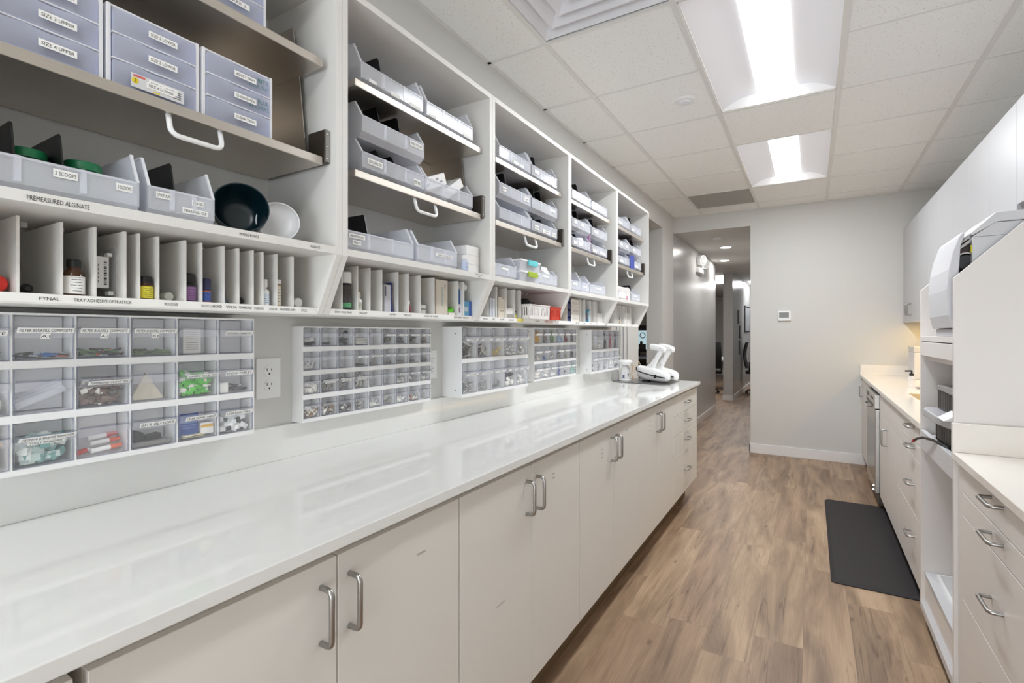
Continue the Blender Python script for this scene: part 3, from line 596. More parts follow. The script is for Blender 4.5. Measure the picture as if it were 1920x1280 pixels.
# middle bay
for (a, c, z, pos, bl, hh, cds) in (
    (1.785, 2.06, 2.0285, 'left bin on the top shelf of the middle bay', (), .116, [(1.90, 1.95, .025, .014, None), (1.955, 1.99, .025, .014, None)]),
    (2.075, 2.345, 2.0285, 'right bin on the top shelf of the middle bay, with a black divider', (2.15,), .116, [(2.10, 2.14, .04, .018, None), (2.19, 2.25, .02, .012, None), (2.28, 2.335, .02, .014, None)]),
    (1.785, 2.06, 1.8732, 'upper left stacked bin on the middle bay rack', (1.875, ), .105, [(1.81, 1.84, .04, .018, 'PFM'), (1.99, 2.04, .04, .018, 'CAPS')]),
    (2.075, 2.345, 1.8732, 'upper right stacked bin with white bags on the middle bay rack', (2.14, 2.215), .105, [(2.265, 2.32, .045, .014, None)]),
    (1.785, 2.06, 1.7675, 'lower left stacked bin on the middle bay rack, empty looking', (), .101, []),
    (2.075, 2.345, 1.7675, 'lower right stacked bin with small white labels on the middle bay rack', (2.14, 2.225), .101, [(2.10, 2.14, .035, .02, 'PINS'), (2.18, 2.26, .03, .016, 'STRIPS'), (2.29, 2.33, .03, .02, 'TIPS')]),
    (1.715, 1.93, 1.5275, 'left frosted bin on the bottom shelf of the middle bay', (), .105, [(1.80, 1.86, .045, .010, None)]),
    (2.135, 2.345, 1.5275, 'right frosted bin of loose white packets on the bottom shelf of the middle bay', (), .090, [(2.18, 2.25, .05, .010, None)]),
    # fourth bay
    (2.535, 2.80, 2.0285, 'left bin on the top shelf of the fourth bay, with two black dividers', (2.585, 2.665), .112, [(2.55, 2.61, .03, .016, None), (2.64, 2.70, .03, .016, None), (2.73, 2.78, .03, .016, None)]),
    (2.82, 3.085, 2.0285, 'right bin on the top shelf of the fourth bay, heaped with clear wrappers', (), .100, [(2.86, 2.93, .03, .014, None), (2.98, 3.05, .03, .014, None)]),
    (2.535, 2.80, 1.8732, 'upper left stacked bin on the fourth bay rack', (2.59, 2.665), .105, [(2.56, 2.60, .045, .018, None), (2.66, 2.70, .045, .018, None)]),
    (2.82, 3.085, 1.8732, 'upper right stacked bin on the fourth bay rack', (2.91, ), .105, [(2.86, 2.92, .04, .018, None)]),
    (2.535, 2.80, 1.7675, 'lower left stacked bin with small parts on the fourth bay rack', (2.59, 2.65), .101, [(2.555, 2.60, .035, .018, None), (2.63, 2.68, .035, .018, None)]),
    (2.82, 3.085, 1.7675, 'lower right stacked bin with black divider on the fourth bay rack', (2.90, ), .101, [(2.84, 2.90, .03, .018, None), (2.95, 3.05, .03, .014, None)]),
    (2.455, 2.655, 1.5275, 'left bin on the bottom shelf of the fourth bay, with a black divider', (2.52, ), .115, [(2.54, 2.60, .045, .014, None)]),
    (2.665, 2.78, 1.5275, 'narrow middle bin on the bottom shelf of the fourth bay', (), .105, [(2.69, 2.74, .04, .012, None)]),
    (2.80, 3.05, 1.5275, 'right wide bin on the bottom shelf of the fourth bay', (), .095, [(2.88, 2.98, .045, .010, None)]),
    # farthest bay
    (3.28, 3.545, 2.0285, 'left bin on the top shelf of the farthest bay', (3.36, ), .112, [(3.31, 3.38, .03, .016, None)]),
    (3.565, 3.83, 2.0285, 'right bin on the top shelf of the farthest bay', (3.655, ), .112, [(3.60, 3.66, .03, .016, None)]),
    (3.28, 3.545, 1.8732, 'upper left stacked bin on the farthest bay rack', (3.32, 3.39), .105, [(3.33, 3.39, .04, .018, None), (3.45, 3.50, .04, .018, None)]),
    (3.565, 3.83, 1.8732, 'upper right stacked bin on the farthest bay rack', (3.63, 3.71), .105, [(3.62, 3.68, .04, .018, None)]),
    (3.28, 3.545, 1.7675, 'lower left stacked bin on the farthest bay rack', (3.32, 3.385), .101, [(3.33, 3.40, .03, .016, None)]),
    (3.655, 3.83, 1.7675, 'lower right stacked bin behind the blue folder on the farthest bay rack', (), .101, [(3.68, 3.74, .03, .016, None)]),
    (3.20, 3.32, 1.5275, 'bin with a black divider at the left of the bottom shelf, farthest bay', (3.25, ), .112, [(3.22, 3.28, .04, .012, None)]),
    (3.60, 3.80, 1.5275, 'bin with pink-edged packet at the right of the bottom shelf, farthest bay', (3.66, ), .105, [(3.64, 3.72, .045, .012, None)])):
    k = min(4, int((a-0.185)/0.745)); shelf_bin(a, c, z, pos, GB[k], bl, cds, h=hh)

# ------------------------------------------------------------------ small drawer boxes on the nearest rack
def drawer_box(y0, y1, z0, h, label, texts, xf=-1.132, dep=0.22, extra=None):
    xb = xf-dep; t = thing('drawer_box', ((xf+xb)/2, (y0+y1)/2, z0), label, 'drawer box', 'frosted plastic drawer boxes on the nearest rack')
    b = MB(); ft = 0.0075
    b.box(xb, xf-0.002, y0, y0+ft, z0, z0+h).box(xb, xf-0.002, y1-ft, y1, z0, z0+h)
    b.box(xb, xf-0.004, y0+ft, y1-ft, z0+h-0.005, z0+h).box(xb, xb+0.004, y0+ft, y1-ft, z0, z0+h-0.005)
    n = len(texts); dh = (h-0.006)/n
    for k in range(n): b.box(xb+0.004, xf+0.001, y0+ft, y1-ft, z0+k*dh, z0+k*dh+0.0036)
    b.build('case', frost_rim, t, 0.002)
    for k, tx in enumerate(texts):
        za, zc = z0+k*dh+0.0045, z0+(k+1)*dh-0.0005
        ym, hw = (y0+y1)/2, (y1-y0)/2-ft-0.001
        d = MB(); n_ = 16; vs = []
        for q in range(n_+1):
            u = -1+2*q/n_; bulge = 0.008*(1-u*u)
            scoop = 0.010*max(0, 1-(u/0.45)**2)**1.0 if abs(u) < 0.45 else 0
            for (zz, dx) in ((za, 0), (zc-0.014, bulge*0.9), (zc-0.0015, bulge-scoop*0.8)):
                vs.append((xf-0.001+dx, ym+u*hw, zz))
        fs = []
        for q in range(n_):
            for r_ in range(2): fs.append((q*3+r_, (q+1)*3+r_, (q+1)*3+r_+1, q*3+r_+1))
        d.add(vs, fs); d.box(xb+0.006, xf-0.002, ym-hw, ym-hw+0.002, za, zc-0.006).box(xb+0.006, xf-0.002, ym+hw-0.002, ym+hw, za, zc-0.006)
        d.box(xb+0.006, xf-0.002, ym-hw+0.002, ym+hw-0.002, za, za+0.002)
        d = d.build('drawer', frost_d, t, smooth=True)
        if tx:
            zz = (za+zc)/2-0.004; lw = 0.026
            card(MB(), xf+0.0088, ym-lw+0.008, ym+lw+0.008, zz-0.0062, zz+0.0062, tx, 0.0062).build('label_card', [paper, ink], d)
    return t
drawer_box(0.259, 0.412, 1.7675, 0.152, 'frosted three-drawer box with upper size labels at the left edge', ['SIZE 4 UPPER', 'SIZE 3 UPPER', 'SIZE 2 UPPER'])
t2 = drawer_box(0.417, 0.583, 1.7675, 0.152, 'frosted three-drawer box with lower size labels, in the middle', ['SIZE 4 LOWER', 'SIZE 3 LOWER', 'SIZE 2 LOWER'])
d0 = [c for c in t2.children if c.name.startswith('drawer')][0]
b = MB().box(-1.1238, -1.1230, 0.452, 0.547, 1.772, 1.7985, 0)
b.lathe((-1.1229, 0.459, 1.785), (1,0,0), [(0, 0.0058), (0.0003, 0.0058)], 18, 1).box(-1.1229, -1.1227, 0.456, 0.476, 1.7925, 1.7965, 2).box(-1.1229, -1.1227, 0.49, 0.502, 1.7735, 1.776, 1).text('3', (-1.1223, 0.459, 1.785), 0.0085, mi=3)
for q in range(4): b.box(-1.1229, -1.1227, 0.525, 0.541, 1.778+q*0.004, 1.7793+q*0.004, 3)
o = b.build('shop_sticker', [colm('sticker_grey', (214, 214, 216)), colm('sticker_yellow', (232, 208, 40)), colm('sticker_red', (206, 96, 90)), ink], d0); part_label(o, 'printed sticker with yellow number 3')
card(MB(), -1.1226, 0.478, 0.53, 1.779, 1.7905, 'SIZE 4 LOWER', 0.0055).build('label_card', [paper, ink], d0)
t3 = drawer_box(0.589, 0.754, 1.7675, 0.152, 'frosted three-drawer box with green handwriting, at the right end', ['CLEAR TRAY', 'CLEAN SHADE', 'ADULT TRAY'])
dg_ = colm('green_marker', (44, 120, 108))
for d_, (a_, b_) in zip([c for c in t3.children if c.name.startswith('drawer')][1:], (('BLUE', 'SLIDERS'), ('BITE', 'SLIDER TRAY'))):
    zz = 1.7675+0.0487*(2 if a_ == 'BITE' else 1)
    MB().text(a_, (-1.1262, 0.725, zz+0.031), 0.010, width=0.026, mi=0).text(b_, (-1.1262, 0.715, zz+0.016), 0.009, width=0.05, mi=0).build('handwriting', dg_, d_)
drawer_box(0.572, 0.738, 2.0285, 0.15, 'grey-looking drawer box on the top shelf of the nearest rack, cut by the top edge', ['SIZE 2', 'SIZE 1', 'SMALL'])
# ------------------------------------------------------------------ wall organizers with tip-out bins
def organizer(y0, y1, z0, z1, xf, rows, cols, label, cards, open_bins=()):
    t = thing('tip_bin_organizer', ((XL+xf)/2, (y0+y1)/2, z0), label, 'organizer', 'tip-out bin organizers on the wall')
    rh = (z1-z0)/rows; cw = (y1-y0)/cols; cells = {}
    for r in range(rows):
        za = z1-(r+1)*rh; zc = z1-r*rh; f = 0.011 if rh < .12 else 0.014
        b = MB()
        b.box(XL+0.0003, xf, y0, y0+0.003, za, zc).box(XL+0.0003, xf, y1-0.003, y1, za, zc)
        b.box(XL+0.0003, xf, y0+0.003, y1-0.003, za, za+f).box(XL+0.0003, xf, y0+0.003, y1-0.003, zc-0.004, zc).box(XL+0.0003, XL+0.003, y0+0.003, y1-0.003, za+f, zc-0.004)
        for c in range(1, cols): b.box(XL+0.003, xf, y0+c*cw-0.0014, y0+c*cw+0.0014, za+f, zc-0.004)
        b.build('housing_row', white_p, t)
        if (xf-XL) > .06 and r in (0, rows-1): MB().lathe((xf-0.035, y0-0.0001, za+rh*(.8 if r == 0 else .2)), (0,-1,0), [(0, 0.0032), (0.001, 0.0025)], 10).build('rivet', ink_l, t)
        for c in range(cols):
            a, e = y0+c*cw+(0.0042 if c == 0 else 0.0024), y0+(c+1)*cw-(0.0042 if c == cols-1 else 0.0024)
            zb, zt = za+f+0.0012, zc-0.0055; hh = zt-zb
            zl = zb+hh*0.66; fl_ = 0.010 if rh < .12 else 0.018
            xb = max(XL+0.0045, xf-0.058)
            tip = 0.012 if (r, c) in open_bins else 0
            pr = [(xb, zb), (xf-0.001, zb), (xf+0.001+tip*.3, zb+hh*0.5), (xf+fl_+tip, zl+hh*0.05), (xf+0.003+tip, zl+hh*0.10), (xf-0.002, zt), (xb, zt)]
            b = MB()
            for ya, yb_ in ((a, a+0.0014), (e-0.0014, e)): b.prism(pr, ya, yb_, 0)
            b.box(xb, xf-0.001, a+0.0014, e-0.0014, zb, zb+0.0014, 0).box(xb, xb+0.0012, a+0.0014, e-0.0014, zb+0.0014, zt, 3)
            def strip(p, q, mi, th=0.0016):
                b.add([(p[0],a+0.0014,p[1]), (p[0],e-0.0014,p[1]), (q[0],e-0.0014,q[1]), (q[0],a+0.0014,q[1]), (p[0]-th,a+0.0014,p[1]), (p[0]-th,e-0.0014,p[1]), (q[0]-th,e-0.0014,q[1]), (q[0]-th,a+0.0014,q[1])],
                      [(0,1,2,3), (7,6,5,4), (0,4,5,1), (2,6,7,3)], mi)
            strip(pr[1], pr[2], 0); strip(pr[2], pr[3], 1); strip(pr[4], pr[5], 0)
            b.box(xf+0.002+tip, xf+fl_+tip, a+0.0014, e-0.0014, zl+hh*0.05, zl+hh*0.07, 2)
            for ya in (a+0.0004, e-0.0022): b.box(xf-0.0015, xf+0.0008, ya, ya+0.0018, zb, zt, 2)
            b.box(xf-0.0008, xf+0.0008, a+0.002, e-0.002, zb, zb+0.0016, 2)
            bn = b.build('tip_bin', [clear, clear2, clear_e, frost_rim], t)
            cells[(r, c)] = (a+0.002, e-0.002, xb+0.002, xf-0.003, zb+0.0016, hh)
            cd = cards.get((r, c))
            if cd:
                n_ = len(cd)
                lip = (pr[3], pr[2]); dx, dz = pr[3][0]-pr[2][0], pr[3][1]-pr[2][1]; ln = math.hypot(dx, dz); v = (dx/ln, 0, dz/ln); nx, nz = dz/ln, -dx/ln
                k = MB()
                for q, tx in enumerate(cd):
                    chh = min(0.012, hh*0.13); ww = (e-a)*(0.80 if q == 0 and n_ == 1 else (0.94 if q == 0 else (0.16 if len(tx) < 4 else 0.62)))
                    cz = ln*0.55-q*chh*1.12+ (chh*.55 if n_ > 1 else 0)
                    cx0 = pr[2][0]+v[0]*cz+nx*0.0012; cz0 = pr[2][1]+v[2]*cz+nz*0.0012; ym = (a+e)/2+((e-a)*0.05 if n_ == 1 else 0)
                    P4 = [Vector((cx0+v[0]*s2*chh/2, ym+s1*ww/2, cz0+v[2]*s2*chh/2)) for s1, s2 in ((-1,-1),(1,-1),(1,1),(-1,1))]
                    off = Vector((nx, 0, nz))*0.0004
                    k.add(P4+[p+off for p in P4], [(4,5,6,7),(3,2,1,0),(0,1,5,4),(1,2,6,5),(2,3,7,6),(3,0,4,7)], 0)
                    if tx: k.text(tx, Vector((cx0, ym, cz0))+off*1.8, chh*0.58, (0,1,0), v, width=ww*0.92, mi=1)
                k.build('label_card', [paper, ink], bn)
    return t, cells
ORD = ['first', 'second', 'third', 'fourth', 'fifth', 'sixth', 'seventh', 'eighth', 'ninth']
def rowname(r, n): return 'top' if r == 0 else 'bottom' if r == n-1 else ('middle' if n == 3 else ORD[r])
BIGC = {(0,0): ['COMPOSITE'], (0,1): ['FILTEK BULKFILL COMPOSITE', 'A1'], (0,2): ['FILTEK BULKFILL COMPOSITE', 'A2'], (0,3): ['FILTEK BULKFILL COMPOSITE', 'B1'], (0,5): ['DISPENSING SYRINGE TIPS'],
        (1,2): ['TEMPBOND CLEAR TIPS'], (1,4): ['GREEN GLUE TIPS'], (1,5): ['ENDO TABLET'], (2,1): ['CROWN & BRIDGE REMOVER', '"JOLLY RANCHER"'], (2,3): ['BITE BLOCKS'], (2,4): ['LASER SIGNAL TABLET'], (2,5): ['LASER RINGS TABLET']}
o1, c1 = organizer(0.231, 0.804, 1.026, 1.335, -1.29, 3, 6, 'large clear tip-out bin organizer nearest the camera, three rows of wide bins', BIGC, [(1,2), (1,4), (2,1)])
SC = {(0,5): ['A1'], (0,6): ['A2'], (0,7): ['A3'], (0,8): ['B1'], (1,3): ['FILES'], (1,4): ['REAMERS'], (1,5): ['POINTS'], (1,6): ['PAPER 20'], (1,7): ['PAPER 25'], (1,8): ['PAPER 30'],
      (2,1): ['MATRIX BANDS', 'SMALL'], (2,2): ['MATRIX BANDS', 'LARGE'], (2,3): ['MATRIX BANDS', 'TOFFLE'], (2,6): ['WEDGES'], (2,7): ['STRIPS'], (2,8): ['CROWN'], (3,8): ['POSTS']}
o2, c2 = organizer(0.993, 1.598, 1.020, 1.318, -1.343, 4, 9, 'clear organizer with four rows of nine small tip-out bins', SC)
o3, c3 = organizer(1.738, 2.325, 1.019, 1.326, -1.289, 2, 5, 'deep organizer with two rows of five tall bins', {(0,0): ['SUTURE'], (0,1): ['BLADES'], (0,2): ['TIPS'], (0,3): ['CAPS'], (0,4): ['RINGS'], (1,0): ['CLAMPS'], (1,1): ['SCREWS'], (1,2): ['PINS'], (1,3): ['BURS'], (1,4): ['DISCS']})
o4, c4 = organizer(2.46, 3.04, 1.027, 1.328, -1.325, 3, 6, 'organizer with three rows of six bins of coloured parts', {(r, c): [None] for r in (0, 2) for c in range(6)} | {(1, 0): [None], (1, 1): [None], (1, 3): [None], (1, 4): [None]})
o5, c5 = organizer(3.26, 3.835, 1.016, 1.322, -1.306, 2, 5, 'farthest organizer, two rows of five bins, beside the hanging cables', {(1, c): [None] for c in range(5)})

# contents: loose heaps are one object each
def blob(b, c, sx, sy, sz, mi=0):
    M4 = Matrix.Translation(c) @ Matrix.Rotation(random.uniform(0, PI), 4, 'Z') @ Matrix.Rotation(random.uniform(-.6, .6), 4, 'X')
    b.obox(M4, sx, sy, sz, mi)
def heap(cell, kind, mats, n, fill, name, label, cat, size=0.012):
    a, e, x0, x1, z0, hh = cell; b = MB(); H_ = hh*fill*0.62
    for q in range(n):
        u = random.random(); ln = size*random.uniform(.8, 1.25); mi = random.randrange(len(mats))
        rr = ln/2 if kind != 'sheet' else 0.004
        y = random.uniform(a+rr+.001, e-rr-.001) if e-a > 2*rr+.004 else (a+e)/2
        x = x1-0.002-min(abs(random.gauss(0, .35)), 1)*(x1-x0-0.012)*0.6-size*0.25
        x = max(x, x0+.006)
        z = z0+0.003+(random.random() if fill > .7 else random.random()**1.5)*H_*(0.98 if fill > .7 else 1)
        if kind == 'stick':
            an = random.uniform(-1.2, 1.2)*min(1, fill*1.3); dy, dz = ln/2*math.cos(an), ln/2*math.sin(an)*min(1, H_/max(ln*.5, 1e-3))
            dz = max(-hh*.38, min(hh*.38, dz)); z = min(max(z, z0+abs(dz)+0.0035), z0+hh*.86-abs(dz)); r_ = size*0.075
            b.tube([(x, max(a+r_, y-dy), z-dz), (max(x-0.003, x0+r_), min(e-r_, y+dy), z+dz)], r_, 6, mi)
        elif kind == 'tip':
            an = random.uniform(-.9, .9); d = Vector((0.15, math.cos(an), math.sin(an)*.7)).normalized(); y = min(max(y, a+ln*.6), e-ln*.6)
            z = max(z, z0+ln*.45)
            b.lathe(Vector((x, y, z))-d*ln*.5, d, [(0, ln*.28), (ln*.5, ln*.26), (ln*.52, ln*.1), (ln*.95, ln*.05)], 8, mi)
        elif kind == 'sheet':
            b.obox(Matrix.Translation((x, (a+e)/2, z0+0.004+q*0.0022)) @ Matrix.Rotation(random.uniform(-.2, .2), 4, 'Z'), min(0.03, (x1-x0)*.7), (e-a)*.72, 0.0016, mi)
        else:
            z = max(z, z0+ln*.4); x = min(max(x, x0+ln*.55), x1-ln*.5) if x1-x0 > ln*1.1 else (x0+x1)/2; blob(b, (x, min(max(y, a+ln*.55), e-ln*.55), z), ln*.55, ln, ln*.5, mi)
    o = b.build(name, [colm('c_%d_%d_%d' % m, m) for m in mats], smooth=kind in ('tip', 'stick')); return tag(o, label, cat, None, 'stuff')
W_ = (238, 236, 230); G_ = (150, 148, 146); D_ = (48, 46, 46)
big = 'the large organizer nearest the camera'
heap(c1[(0,1)], 'stick', [D_, (60, 120, 190), D_, (200, 90, 70), (180, 190, 200)], 20, .16, 'capsule_heap', 'black, red and blue capsules in the top row bin marked A1', 'capsules', 0.026)
heap(c1[(0,2)], 'stick', [D_, (96, 128, 88), (200, 100, 70), (190, 190, 190), (60, 60, 60)], 26, .28, 'capsule_heap', 'green, black and orange capsules in the top row bin marked A2', 'capsules', 0.03)
heap(c1[(0,3)], 'stick', [(98, 120, 84), (70, 76, 66), (128, 150, 110)], 30, .2, 'capsule_heap', 'dull green capsules in the top row bin marked B1', 'capsules', 0.03)
heap(c1[(0,0)], 'stick', [D_, (80, 80, 80)], 8, .25, 'capsule_heap', 'black capsules in the top row bin cut by the left edge', 'capsules', 0.03)
heap(c1[(1,2)], 'tip', [(88, 62, 52), (110, 80, 66), (74, 52, 46), (120, 100, 90), W_], 70, .95, 'mixing_tip_heap', 'brown mixing tips in the middle row bin', 'mixing tips', 0.021)
heap(c1[(1,4)], 'tip', [(84, 190, 60), (96, 204, 70), (72, 168, 52), (84, 190, 60), (90, 196, 66), W_], 90, 1.0, 'mixing_tip_heap', 'bright green tips filling a middle row bin', 'mixing tips', 0.021)
heap(c1[(1,5)], 'stick', [D_, (90, 90, 92), (200, 200, 200)], 14, .3, 'tablet_heap', 'dark thin sticks in the right end bin of the middle row', 'sticks', 0.035)
heap(c1[(2,1)], 'blob', [(186, 204, 200), (110, 160, 158), (214, 220, 216), (150, 170, 168), (200, 208, 204)], 46, .95, 'wrapped_sweet_heap', 'clear wrapped teal sweets in the bottom row bin', 'wrapped sweets', 0.026)
heap(c1[(2,5)], 'blob', [(240, 240, 240), (225, 228, 230), (60, 64, 68), (240, 240, 240)], 34, .7, 'packet_heap', 'white printed packets in the right end bin of the bottom row', 'packets', 0.022)
heap(c1[(1,0)], 'blob', [(226, 220, 204), (238, 234, 224)], 10, .5, 'putty_heap', 'cream blobs in the middle row bin cut by the left edge', 'putty', 0.03)
heap(c1[(2,0)], 'stick', [(206, 172, 118), (190, 150, 96)], 14, .75, 'wood_stick_heap', 'wooden sticks in the bottom row bin cut by the left edge', 'sticks', 0.04)
def cell_c(cell): return (cell[0]+cell[1])/2
# countable pieces in the wide bins
a, e, x0, x1, z0, hh = c1[(2,2)]
for q, (ya, yb_, za, zb, x, c_) in enumerate(((a+.028, e-.006, z0+.031, z0+.036, x1-.034, (196, 52, 46)), (a+.030, e-.004, z0+.020, z0+.024, x1-.026, (214, 96, 64)), (a+.026, e-.006, z0+.0075, z0+.012, x1-.012, (222, 110, 74)))):
    t = thing('etch_syringe', (x, (ya+yb_)/2, za), ['topmost white syringe with red cap in the bottom row bin', 'middle white syringe with orange cap in the bottom row bin', 'lowest white syringe with orange cap in the bottom row bin'][q], 'syringe', 'capped syringes in the bottom row bin')
    ym = ya+(yb_-ya)*.62
    MB().tube([(x, ya, za), (x, ym, za+(zb-za)*.62)], 0.0052, 12).build('barrel', white_p, t, smooth=True)
    MB().tube([(x, ym, za+(zb-za)*.62), (x, yb_, zb)], [0.0058, 0.0042], 12).build('cap', colm('cap_%d' % c_[1], c_), t, smooth=True)
t = thing('red_cap_syringe', (x1-.02, a+.013, z0), 'short red capped piece at the left of the syringe bin', 'syringe')
MB().tube([(x1-.02, a+.003, z0+.006), (x1-.02, a+.022, z0+.010)], 0.0055, 12).build('cap', colm('cap_52', (196, 52, 46)), t, smooth=True)
MB().tube([(x1-.02, a+.0225, z0+.0102), (x1-.02, a+.027, z0+.011)], 0.003, 10).build('tip', white_p, t)
a, e, x0, x1, z0, hh = c1[(2,3)]
tag(MB().prism([(a+.004, z0+.012), (a+.006, z0+.032), (a+.016, z0+.036), (a+.03, z0+.029), (a+.031, z0+.012)], x1-.04, x1-.015, 0, 'x').build('bite_block', black_m, None, 0.002), 'upright black rubber bite block in the bottom row bin', 'bite block')
tag(MB().prism([(a+.033, z0+.010), (a+.036, z0+.020), (a+.066, z0+.024), (a+.066, z0+.011)], x1-.04, x1-.015, 0, 'x').build('bite_block', black_m, None, 0.002), 'flat black rubber bite block lying in the bottom row bin', 'bite block')
tag(MB().box(x0+.004, x1-.004, a+.002, e-.006, z0+.0002, z0+.0095).build('grey_pad', colm('pad_grey', (128, 126, 124))), 'grey pad under the black bite blocks', 'pad')
a, e, x0, x1, z0, hh = c1[(2,4)]
t = thing('blue_booklet', (x1-.012, a+.024, z0), 'dark blue printed booklet standing in the bottom row bin', 'booklet')
MB().box(x1-.014, x1-.0105, a+.004, a+.050, z0+.0063, z0+.060).build('cover', colm('booklet_blue', (44, 78, 150)), t)
b = MB()
for q in range(4): b.box(x1-.0105, x1-.0101, a+.010, a+.044-.004*(q % 2), z0+.043-q*.006, z0+.0448-q*.006)
b.build('printed_lines', colm('booklet_text', (120, 150, 206)), t)
t = thing('white_orange_packet', (x1-.009, a+.068, z0), 'small white packet with an orange band in the bottom row bin', 'packet')
MB().box(x1-.010, x1-.006, a+.054, a+.084, z0+.0063, z0+.034).build('body', paper, t); MB().box(x1-.0059, x1-.0056, a+.0545, a+.0835, z0+.022, z0+.029).build('band', colm('packet_orange', (226, 178, 70)), t)
heap((a+.002, e-.02, x0, x1-.002, z0, .03), 'sheet', [(224, 216, 190), W_, (214, 206, 178)], 3, .2, 'slip_pile', 'cream paper slips under the blue booklet', 'paper slips', 0.03)
a, e, x0, x1, z0, hh = c1[(1,1)]
for q in range(3):
    yy = a+.01+q*.004
    tag(MB().tube([(x1-.02-q*.012, a+.006, z0+.011+q*.004), (x1-.016-q*.012, e-.008, z0+.042+q*.006)], 0.0072, 12).build('plastic_sleeve', frost, smooth=True), ['front frosted plastic sleeve lying slantwise in the middle row bin', 'second frosted plastic sleeve behind the front one, middle row bin', 'rearmost frosted plastic sleeve in the middle row bin'][q], 'sleeve', 'frosted sleeves in the middle row bin')
a, e, x0, x1, z0, hh = c1[(1,3)]
tag(MB().prism([(a+.006, z0+.001), (e-.012, z0+.001), (a+(e-a)*.44, z0+hh*.72)], x1-.03, x1-.024, 0, 'x').build('paper_triangle', colm('cream_paper', (228, 220, 202))), 'cream folded paper triangle in the middle row bin', 'paper')
a, e, x0, x1, z0, hh = c1[(0,4)]
t = thing('folded_leaflet', (x1-.03, cell_c(c1[(0,4)]), z0), 'white folded leaflet standing in a top row bin', 'leaflet')
MB().box(x1-.032, x1-.030, a+.025, a+.066, z0+.0005, z0+.062).build('sheet', paper, t)
b = MB()
for q in range(9): b.box(x1-.0299, x1-.0296, a+.031, a+.060, z0+.052-q*.0052, z0+.0528-q*.0052)
b.build('printed_lines', ink_l, t)
a, e, x0, x1, z0, hh = c1[(1,5)]
tag(MB().box(x1-.008, x1-.006, a+.003, a+.026, z0+.0005, z0+.026).build('printed_card', paper), 'small white card in the right end bin of the middle row', 'card')
# four-row organizer
fr = 'bin of the four-row organizer'
def small(cs, r, c, n, kind, mats, fill, cat, desc, size, nrows, which):
    heap(cs[(r, c)], kind, mats, int(n*(2.1 if fill > .9 else 1.4)), fill, '%s_heap' % cat.replace(' ', '_'), '%s in the %s bin of the %s row, %s' % (desc, ORD[c], rowname(r, nrows), which), cat, size)
q4 = 'four-row organizer'
for r, c, n, kd, ms, fi, cat, ds, sz in (
    (0,0,3,'stick',[W_, D_, (200,200,200)],.5,'syringes','white and black syringe tips',.045), (0,1,3,'stick',[D_],.12,'points','few dark points',.03), (0,2,5,'stick',[D_, (190,190,190), (60,60,60)],.95,'instruments','dark metal instruments',.05),
    (0,3,7,'sheet',[W_],.3,'pads','white pads',.03), (0,5,12,'stick',[(110,112,80), D_, (70,66,60)],.8,'capsules','olive and black capsules',.022), (0,6,14,'stick',[(70,64,100), D_, (90,90,96)],.55,'capsules','violet black capsules',.022),
    (0,7,16,'stick',[(96,98,76), D_, (120,118,110)],.85,'capsules','olive grey capsules',.022), (0,8,12,'stick',[(132,96,88), (90,80,80)],.55,'capsules','brownish capsules',.022), (1,0,10,'stick',[W_, (226,226,226)],.7,'swabs','white swabs',.03),
    (1,3,8,'stick',[D_, (120,118,114)],.15,'files','dark flat files',.03), (1,4,8,'stick',[(90,88,84), G_],.15,'files','grey flat files',.03), (1,5,8,'stick',[(90,88,84), G_],.18,'files','thin grey files',.03), (1,6,8,'stick',[(100,96,92), G_],.18,'files','small grey files',.03), (1,7,7,'stick',[(80,78,74), G_],.14,'files','short dark files',.03), (1,8,7,'stick',[(90,86,80), G_],.14,'files','fine dark files',.03),
    (2,0,24,'blob',[W_, (246,244,238)],.75,'cotton pellets','white cotton pellets',.012), (2,1,30,'stick',[G_, (176,174,168), (120,118,112)],.85,'bands','grey metal bands',.026), (2,2,16,'stick',[(196,194,188), (90,86,82), G_],.85,'bands','silver metal strips',.036), (2,3,18,'stick',[(186,184,178), (110,106,100), (220,218,210)],.85,'bands','pale metal strips',.036),
    (2,6,8,'blob',[(200,200,198), W_],.4,'wedges','clear and grey wedges',.012), (2,7,9,'blob',[(150,148,146), W_],.5,'strips','grey curled strips',.012), (2,8,7,'blob',[W_, (210,212,210)],.35,'crowns','white crown forms',.012),
    (3,0,34,'blob',[(148,118,82), W_, (238,236,230), (120,96,70)],.75,'prophy cups','brown and white cups',.0125), (3,1,34,'blob',[(150,122,88), W_, D_, (236,232,226)],.75,'prophy cups','tan and white cups',.0125), (3,2,30,'blob',[(120,118,114), D_, W_],.75,'prophy cups','grey and black cups',.012), (3,3,30,'stick',[G_, W_, (96,94,92)],.75,'pins','grey pins',.018), (3,4,20,'blob',[W_, (220,220,218)],.55,'cups','white cups',.012), (3,5,22,'stick',[(196,198,150), W_, G_],.75,'brushes','yellowish brushes',.02), (3,6,14,'blob',[W_, (226,228,226)],.55,'cups','pale cups',.012), (3,7,10,'blob',[(196,150,136), W_, G_],.5,'cups','pinkish cups',.014)):
    small(c2, r, c, n, kd, ms, fi, cat, ds, sz, 4, q4)
q2 = 'organizer of five tall bins per row'
